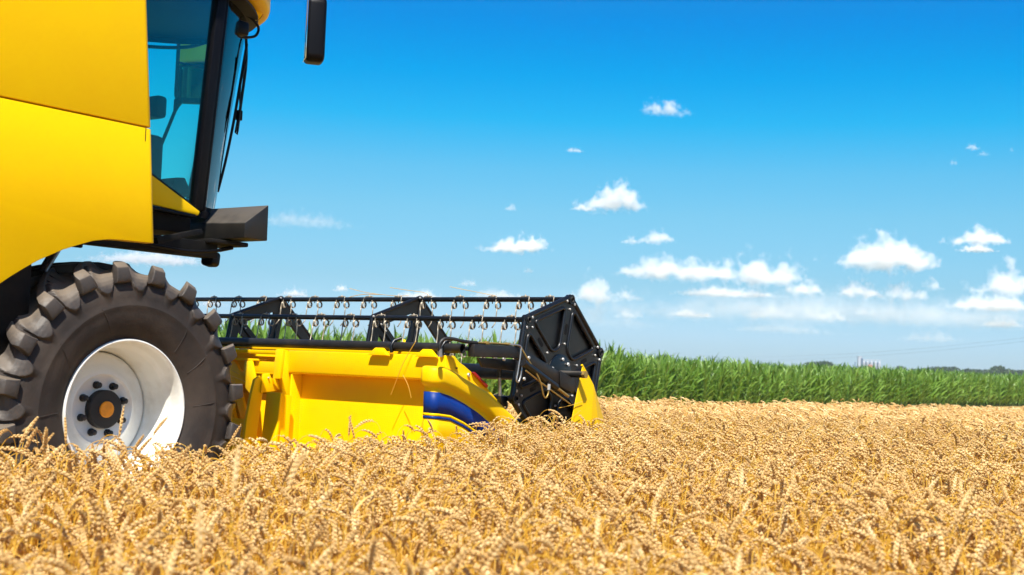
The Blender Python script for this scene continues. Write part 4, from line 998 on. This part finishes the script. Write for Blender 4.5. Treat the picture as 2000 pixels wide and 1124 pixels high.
# ================================================================== FAR
def tree_mesh(seed, h=9.0, wd=9.0, trunk=2.2):
    r2 = np.random.default_rng(seed); bm = bmesh.new()
    blobs = [(r2.uniform(-.32, .32) * wd, r2.uniform(-.32, .32) * wd, trunk + (h - trunk) * r2.uniform(.25, .78), r2.uniform(.13, .25) * wd) for _ in range(11)]
    blobs.append((0, 0, trunk + (h - trunk) * .6, .3 * wd))
    for bx, by, bz, br in blobs:
        for _ in range(95):
            d = Vector(r2.normal(0, 1, 3)).normalized(); rr = br * r2.uniform(.65, 1.05); p = Vector((bx, by, bz)) + Vector((d.x, d.y, d.z * .8)) * rr
            s = r2.uniform(.25, .6); a = Vector(r2.normal(0, 1, 3)).normalized(); b = a.orthogonal().normalized(); c = a.cross(b)
            bm.faces.new([bm.verts.new(p + b * s), bm.verts.new(p + c * s * .8), bm.verts.new(p - b * s), bm.verts.new(p - c * s * .8)])
    me = bpy.data.meshes.new('crown'); bm.to_mesh(me); bm.free(); me.materials.append(TREEL)
    bm = bmesh.new(); bm_tube(bm, [(0, 0, 0), (.1, 0, trunk), (.2, .1, h * .6)], .3, 7, radii=[.42, .3, .12])
    for k in range(4):
        a = k * 1.7; bm_tube(bm, [(.1, 0, trunk), (math.cos(a) * wd * .15, math.sin(a) * wd * .15, h * .5), (math.cos(a) * wd * .3, math.sin(a) * wd * .3, h * .7)], .1, 5, radii=[.2, .12, .05])
    mt = bpy.data.meshes.new('trunk'); bm.to_mesh(mt); bm.free(); mt.materials.append(TREEB)
    return me, mt
TV = [tree_mesh(s, h, w_) for s, h, w_ in ((1, 9, 9), (2, 8, 11), (3, 10, 8), (4, 7, 10))]
for X, Y, hh, var, wide, label in [
    (522.4, 289.3, 8.81, 1, 1.00, 'small bluish tree top just showing over the maize, leftmost on the horizon'),
    (563.5, 233.4, 8.55, 0, 1.10, 'dark round tree left of the grain silos'),
    (576.2, 233.1, 8.63, 1, 1.20, 'wide low tree close left of the grain silos'),
    (590.9, 230.1, 7.84, 2, 0.60, 'thin tree top alone between the wide low tree and the silos'),
    (623.7, 219.3, 7.63, 2, 0.90, 'small tree right beside the grain silos'),
    (627.8, 213.8, 7.90, 1, 0.80, 'low tree second to the right of the silos'),
    (641.7, 211.8, 7.48, 0, 1.30, 'very low dark tree in the gap before the taller clump'),
    (635.9, 202.8, 8.41, 0, 1.00, 'round tree at the left end of the taller clump'),
    (649.0, 201.9, 8.46, 1, 1.20, 'broad tree in the middle of the taller clump'),
    (653.6, 195.6, 8.50, 3, 1.20, 'low spreading tree at the right end of the taller clump'),
    (647.7, 186.7, 7.89, 1, 1.20, 'lowest flat tree just right of the taller clump'),
    (650.5, 182.9, 9.09, 2, 1.20, 'tree left of the tall round one near the right edge'),
    (653.1, 179.4, 8.74, 0, 1.10, 'tree touching the left side of the tallest round one'),
    (615.8, 162.5, 10.45, 0, 1.00, 'tallest round tree on the horizon near the right edge'),
    (660.2, 169.7, 8.43, 1, 1.40, 'wide low tree touching the right side of the tallest round one'),
    (663.3, 165.6, 8.88, 0, 1.30, 'low tree at the right edge of the picture'),
    (677.3, 163.4, 8.97, 1, 1.30, 'low tree last in the row, cut by the right edge'),
]:
    e = empty('tree', (X, Y, 0), label, 'tree', 'trees along the horizon')
    s = hh / (9, 8, 10, 7)[var]; e.scale = (s * wide, s * wide, s); e.rotation_euler = (0, 0, X * 1.3)
    for nm, me in zip(('crown', 'trunk'), TV[var]):
        o = bpy.data.objects.new(nm, me); C.objects.link(o); o.parent = e
# grain silos far away
sil = empty('grain_silos', (870, 320, 0), 'pale grey grain silos with a taller lift tower standing far behind the maize', 'grain silos')
U = Vector((math.cos(PHI), -math.sin(PHI), 0))           # row direction
def SL(t, back=0): 
    return Vector((866.5, 327.6, 0)) + U * t + Vector((math.sin(PHI), math.cos(PHI), 0)) * back
def cyl(name, t, back, r, h, m, cone=1.2):
    p = SL(t, back); o = revolve(name, [(0.0, 0.0)], m) if False else None
    bm = bmesh.new(); bm_tube(bm, [p, p + Vector((0, 0, h)), p + Vector((0, 0, h + cone))], r, 18, radii=[r, r, 0.2])
    return attach(from_bm(name, bm, m, sharp=30), sil)
def blk(name, t0, t1, b0, b1, z0, z1, m):
    bm = bmesh.new(); q = [SL(t0, b0), SL(t1, b0), SL(t1, b1), SL(t0, b1)]
    v = [bm.verts.new((a.x, a.y, z)) for z in (z0, z1) for a in q]
    for f in ((0, 3, 2, 1), (4, 5, 6, 7), (0, 1, 5, 4), (1, 2, 6, 5), (2, 3, 7, 6), (3, 0, 4, 7)): bm.faces.new([v[i] for i in f])
    return attach(from_bm(name, bm, m), sil)
for i in range(5): cyl('silo', 3.6 + i * 2.75, 0, 1.0, 12.6, CONC)
blk('lift_tower', -0.6, 2.0, -1, 2, 0, 16.6, CONC)
blk('tower_cladding', 1.2, 2.5, -1.6, -1.02, 0, 15.2, SILB)
blk('conveyor_gallery', 2.0, 15.6, -.7, .7, 13.9, 14.5, CONC)
blk('rear_shed', 2.6, 15.2, 3, 6, 0, 12.9, SILB)
cyl('leg_pipe', -2.6, 0, 0.3, 12.0, SILB, .3)
blk('red_shed', 5.5, 8.2, -5, -3, 0, 10.9, SILO)
# power line crossing the sky low on the right
W0 = [(492.2, 327.0, 14.88), (416.3, 259.3, 10.51), (335.0, 187.0, 6.99), (281.6, 139.5, 5.36), (247.3, 109.1, 5.10), (222.7, 87.3, 5.30), (206.8, 73.1, 5.56), (187.8, 56.3, 6.12), (174.9, 44.9, 6.67), (164.1, 35.4, 7.19), (147.0, 20.3, 8.47)]
W1 = [(492.2, 327.0, 14.38), (416.3, 259.3, 10.09), (335.0, 187.0, 5.90), (281.6, 139.5, 4.47), (247.4, 109.1, 4.34), (222.8, 87.3, 4.63), (206.8, 73.1, 4.95), (187.8, 56.3, 5.58), (175.0, 44.9, 6.17), (164.2, 35.4, 6.74), (147.1, 20.3, 8.08)]
def wire(pts, label):
    o = tube('power_cable', smooth_path(pts, 4), 0.010, WIRE, None, n=4, radii=None); tag(o, label, 'cable', 'power line cables')
wire(W0, 'upper thin power cable sagging across the low sky on the right')
wire(W1, 'lower thin power cable sagging just under the other one')
for q, lb in ((W0[0], 'far wooden power pole hidden behind the black end shield'), (W0[-1], 'near wooden power pole beyond the right edge')):
    e = empty('power_pole', (q[0], q[1], 0), lb, 'power pole')
    attach(tube('pole', [(q[0], q[1], 0), (q[0], q[1], q[2] + .3)], 0.15, WOOD, n=10), e)
    attach(tube('crossarm', [(q[0] - .8, q[1] - .8, q[2] - .1), (q[0] + .8, q[1] + .8, q[2] - .1)], 0.07, WOOD, n=6), e)

# ------------------------------------------------------------------ clouds: closed puffy bodies far out, thinning to nothing at their edges
def cloud_mat():
    """density: a lumpy flat-based heap (profile from slow noise along its length), its skin eaten by fine noise"""
    m = bpy.data.materials.new('cloud_vapour'); m.use_nodes = True; t = m.node_tree; t.nodes.clear(); K = t.links.new
    def N(k, **kw):
        n = t.nodes.new(k)
        for a, b in kw.items(): setattr(n, a, b)
        return n
    def M(op, a, b=None, c=None, clamp=False):
        n = N('ShaderNodeMath', operation=op); n.use_clamp = clamp
        for q, v in enumerate((a, b, c)):
            if v is None: continue
            if isinstance(v, (int, float)): n.inputs[q].default_value = v
            else: K(v, n.inputs[q])
        return n.outputs[0]
    def A(name): return N('ShaderNodeAttribute', attribute_type='OBJECT', attribute_name=name).outputs['Fac']
    o = N('ShaderNodeOutputMaterial'); v = N('ShaderNodeVolumePrincipled'); K(v.outputs[0], o.inputs['Volume'])
    v.inputs['Color'].default_value = (0.995, 0.995, 1.0, 1); v.inputs['Anisotropy'].default_value = 0.0
    tc = N('ShaderNodeTexCoord'); sx = N('ShaderNodeSeparateXYZ'); K(tc.outputs['Object'], sx.inputs[0])   # metres
    W_, H_, S_, O_, PK, SG = A('half_width'), A('height'), A('seed'), A('opacity'), A('peak'), A('spread')
    u = M('DIVIDE', sx.outputs['X'], W_); vv = M('DIVIDE', sx.outputs['Y'], M('MULTIPLY', W_, 0.5)); z = M('DIVIDE', sx.outputs['Z'], H_)
    # profile along the length
    cx = N('ShaderNodeCombineXYZ'); K(M('ADD', M('MULTIPLY', u, 1.7), S_), cx.inputs[0]); K(M('MULTIPLY', vv, 0.8), cx.inputs[1]); K(S_, cx.inputs[2])
    n1 = N('ShaderNodeTexNoise'); n1.inputs['Scale'].default_value = 1.0; n1.inputs['Detail'].default_value = 2; K(cx.outputs[0], n1.inputs['Vector'])
    prof = M('POWER', M('MAXIMUM', M('MULTIPLY_ADD', n1.outputs['Fac'], 1.7, -0.20), 0.02), 0.7)
    win = M('SUBTRACT', 1.0, M('ADD', M('POWER', M('ABSOLUTE', u), 2.6), M('MULTIPLY', M('POWER', M('ABSOLUTE', vv), 2.0), 0.8)))
    gs = M('POWER', 2.718, M('MULTIPLY', M('POWER', M('ABSOLUTE', M('DIVIDE', M('SUBTRACT', u, PK), M('MULTIPLY', SG, 1.1))), 3.2), -1.0))
    top = M('MULTIPLY', M('MULTIPLY', M('MAXIMUM', prof, 0.25), M('MAXIMUM', win, 0.0)), M('MULTIPLY_ADD', gs, 0.95, 0.12))
    # erosion noise in real metres scaled by the cloud's own height
    dv = N('ShaderNodeVectorMath', operation='SCALE'); K(tc.outputs['Object'], dv.inputs[0]); K(M('DIVIDE', 1.0, H_), dv.inputs['Scale'])
    ofs = N('ShaderNodeVectorMath', operation='ADD'); K(dv.outputs[0], ofs.inputs[0]); cs = N('ShaderNodeCombineXYZ'); K(S_, cs.inputs[0]); K(S_, cs.inputs[1]); K(cs.outputs[0], ofs.inputs[1])
    n2 = N('ShaderNodeTexNoise'); n2.inputs['Scale'].default_value = 2.6; n2.inputs['Detail'].default_value = 6; n2.inputs['Roughness'].default_value = 0.60; K(ofs.outputs[0], n2.inputs['Vector'])
    ero = M('MULTIPLY', M('SUBTRACT', n2.outputs['Fac'], 0.53), 2.3)
    d_top = M('SUBTRACT', M('ADD', top, ero), z)
    d_bot = M('ADD', M('MULTIPLY_ADD', z, 2.0, M('MULTIPLY', M('SUBTRACT', win, 0.95), 0.55)), M('MULTIPLY', ero, 1.1))
    edge = M('MINIMUM', M('MULTIPLY', d_top, 1.5), d_bot)
    edge = M('MINIMUM', edge, M('MULTIPLY', win, 4.0))
    dens = M('MULTIPLY', M('MINIMUM', M('MAXIMUM', edge, 0.0), 1.0), M('DIVIDE', M('MULTIPLY', M('POWER', O_, 1.9), 8.0), H_))
    K(dens, v.inputs['Density'])
    m.cycles.volume_sampling = 'MULTIPLE_IMPORTANCE' if hasattr(m, 'cycles') else None
    return m
CLM = cloud_mat()
hz = bpy.data.materials.new('haze_air'); hz.use_nodes = True; hz.node_tree.nodes.clear()
_o = hz.node_tree.nodes.new('ShaderNodeOutputMaterial'); _v = hz.node_tree.nodes.new('ShaderNodeVolumePrincipled')
_v.inputs['Density'].default_value = 0.00019; _v.inputs['Color'].default_value = (0.75, 0.87, 1.0, 1); hz.node_tree.links.new(_v.outputs[0], _o.inputs['Volume'])
hb_ = box('haze', -1510, 4010, -1510, 2210, -1.0, 17.6, hz, None, 0); hb_['kind'] = 'stuff'
PEAKS = {2: (0.28, 0.62), 5: (0.35, 0.9), 6: (0.40, 0.45), 8: (0.1, 1.6), 9: (0.05, 1.0), 10: (0.15, 0.60), 12: (0.3, 0.6), 14: (0.45, 0.8), 16: (0.0, 0.45)}
def cloud(x, y, z, wd, ht, op, label, seed):
    bm = bmesh.new(); W2 = wd * .67; base = z - ht * .55; ht = ht * 1.28
    # flat-bottomed bun that holds the vapour
    bmesh.ops.create_icosphere(bm, subdivisions=3, radius=1)
    for v in bm.verts: v.co = Vector((v.co.x * W2 * 1.02, v.co.y * W2 * .5, (v.co.z * 1.2 if v.co.z > 0 else v.co.z * .3) * ht))
    o = from_bm('cloud', bm, CLM, smooth=True); o.location = (x, y, base); o.rotation_euler = (0, 0, -PHI)
    o['opacity'] = float(op); o['half_width'] = float(W2); o['height'] = float(ht); o['seed'] = float(seed * 3.7 % 97); o['peak'], o['spread'] = PEAKS.get((seed - 100), (((seed * 37) % 100 - 50) / 160, 0.75))
    tag(o, label, 'cloud', 'clouds in the blue sky'); return o
cy.volume_bounces = 10; cy.max_bounces = 12; cy.volume_max_steps = 96
for i, (x, y, z, wd, ht, op, lb) in enumerate([
    (2592, 1471, 619, 111, 36, 0.55, 'small flat cloud alone high up, right of the middle'),
    (2470, 1647, 511, 39, 11, 0.45, 'tiny faint cloud below the small flat high one'),
    (2528, 1580, 404, 147, 60, 1.00, 'bright puffy cloud above the reel, highest of the full white ones'),
    (2496, 1626, 377, 60, 17, 0.55, 'thin trailing wisp at the lower left of the bright puffy cloud'),
    (2392, 1768, 371, 29, 18, 0.40, 'tiny faint puff left of the bright puffy cloud'),
    (2403, 1762, 286, 147, 41, 0.95, 'long white cloud with a flat base above the left of the end shield'),
    (2591, 1503, 321, 94, 43, 0.80, 'small white cloud with a raised right end'),
    (2562, 1544, 305, 41, 22, 0.50, 'faint scrap left of the small white cloud'),
    (2630, 1457, 245, 235, 58, 0.80, 'long ragged cloud left of the widest white bank'),
    (2749, 1295, 250, 205, 79, 1.00, 'dense white bank in the middle right of the sky'),
    (2914, 1066, 299, 247, 79, 1.00, 'widest bright cloud with a knob on top, right of centre'),
    (2963, 1001, 287, 96, 48, 0.75, 'ragged right shoulder of the widest bright cloud'),
    (3040, 891, 345, 142, 41, 0.85, 'white cloud with a wavy top near the right edge'),
    (3044, 888, 316, 84, 17, 0.85, 'thin white bar below the wavy topped cloud'),
    (3087, 836, 247, 168, 79, 1.00, 'big bright cloud cut by the right edge'),
    (3074, 860, 189, 193, 36, 0.65, 'long flat cloud under the big one at the right edge'),
    (2521, 1612, 183, 144, 63, 0.75, 'puffy pale cloud just above the black end shield'),
    (2567, 1549, 177, 72, 31, 0.50, 'thin pale cloud right of the one above the end shield'),
    (2706, 1360, 192, 229, 24, 0.50, 'long thin pale streak under the dense white bank'),
    (2818, 1205, 211, 96, 41, 0.70, 'small pale cloud right of the dense bank'),
    (2890, 1108, 210, 108, 39, 0.70, 'pale cloud below the widest bright cloud'),
    (2949, 1028, 210, 114, 48, 0.70, 'pale puffy cloud between two others low on the right'),
    (2990, 970, 231, 48, 34, 0.60, 'small pale knob beside the low puffy cloud'),
    (2661, 1426, 140, 106, 24, 0.50, 'small faint cloud low above the maize, left'),
    (2766, 1283, 150, 132, 36, 0.42, 'faint cloud low above the maize, middle'),
    (2846, 1174, 150, 120, 39, 0.42, 'faint cloud low above the maize, right of the middle one'),
    (2901, 1098, 159, 60, 22, 0.40, 'small faint puff low above the maize'),
    (2571, 1549, 133, 72, 26, 0.40, 'faint puff right of the end shield'),
    (3093, 838, 144, 108, 24, 0.45, 'faint low cloud near the right edge'),
    (2994, 977, 107, 144, 31, 0.22, 'barely visible haze cloud above the silos'),
    (2797, 1244, 113, 241, 29, 0.18, 'barely visible long haze cloud above the maize'),
    (2106, 2179, 152, 67, 24, 0.70, 'small white puff over the left of the reel'),
    (2168, 2092, 166, 36, 16, 0.70, 'tiny white puff over the reel'),
    (2283, 1937, 158, 120, 22, 0.50, 'flat white cloud resting behind the top reel bar'),
    (2345, 1850, 191, 41, 19, 0.40, 'tiny faint puff over the reel bar'),
    (2425, 1738, 226, 29, 17, 0.40, 'tiny faint puff left of the long ragged cloud'),
    (2111, 2154, 323, 229, 34, 0.22, 'faint long wisp beside the black step housing'),
    (1893, 2460, 222, 259, 34, 0.55, 'white cloud seen under the cab floor above the tyre'),
    (3023, 892, 554, 36, 17, 0.45, 'small faint puff high at the right'),
    (3039, 872, 539, 31, 13, 0.30, 'fainter puff touching the small one high at the right'),
    (2998, 930, 516, 24, 14, 0.30, 'tiny puff below left of the small high ones'),
    (3077, 819, 552, 11, 16, 0.35, 'tiny upright puff nearest the top right corner'),
    (2764, 1282, 169, 915, 84, 0.23, 'broad thin haze bank low above the maize on the right'),
    (3015, 943, 164, 505, 72, 0.25, 'second thin haze bank low in the right corner of the sky'),
    (2503, 1641, 131, 397, 72, 0.21, 'thin haze bank low behind the black end shield'),
    (1990, 2340, 122, 72, 22, 0.45, 'small pale cloud between the tyre and the top reel bar'),
    (2397, 1782, 166, 144, 24, 0.35, 'faint cloud bank behind the right part of the reel'),
]):
    cloud(x, y, z, wd, ht, op, lb, 100 + i)
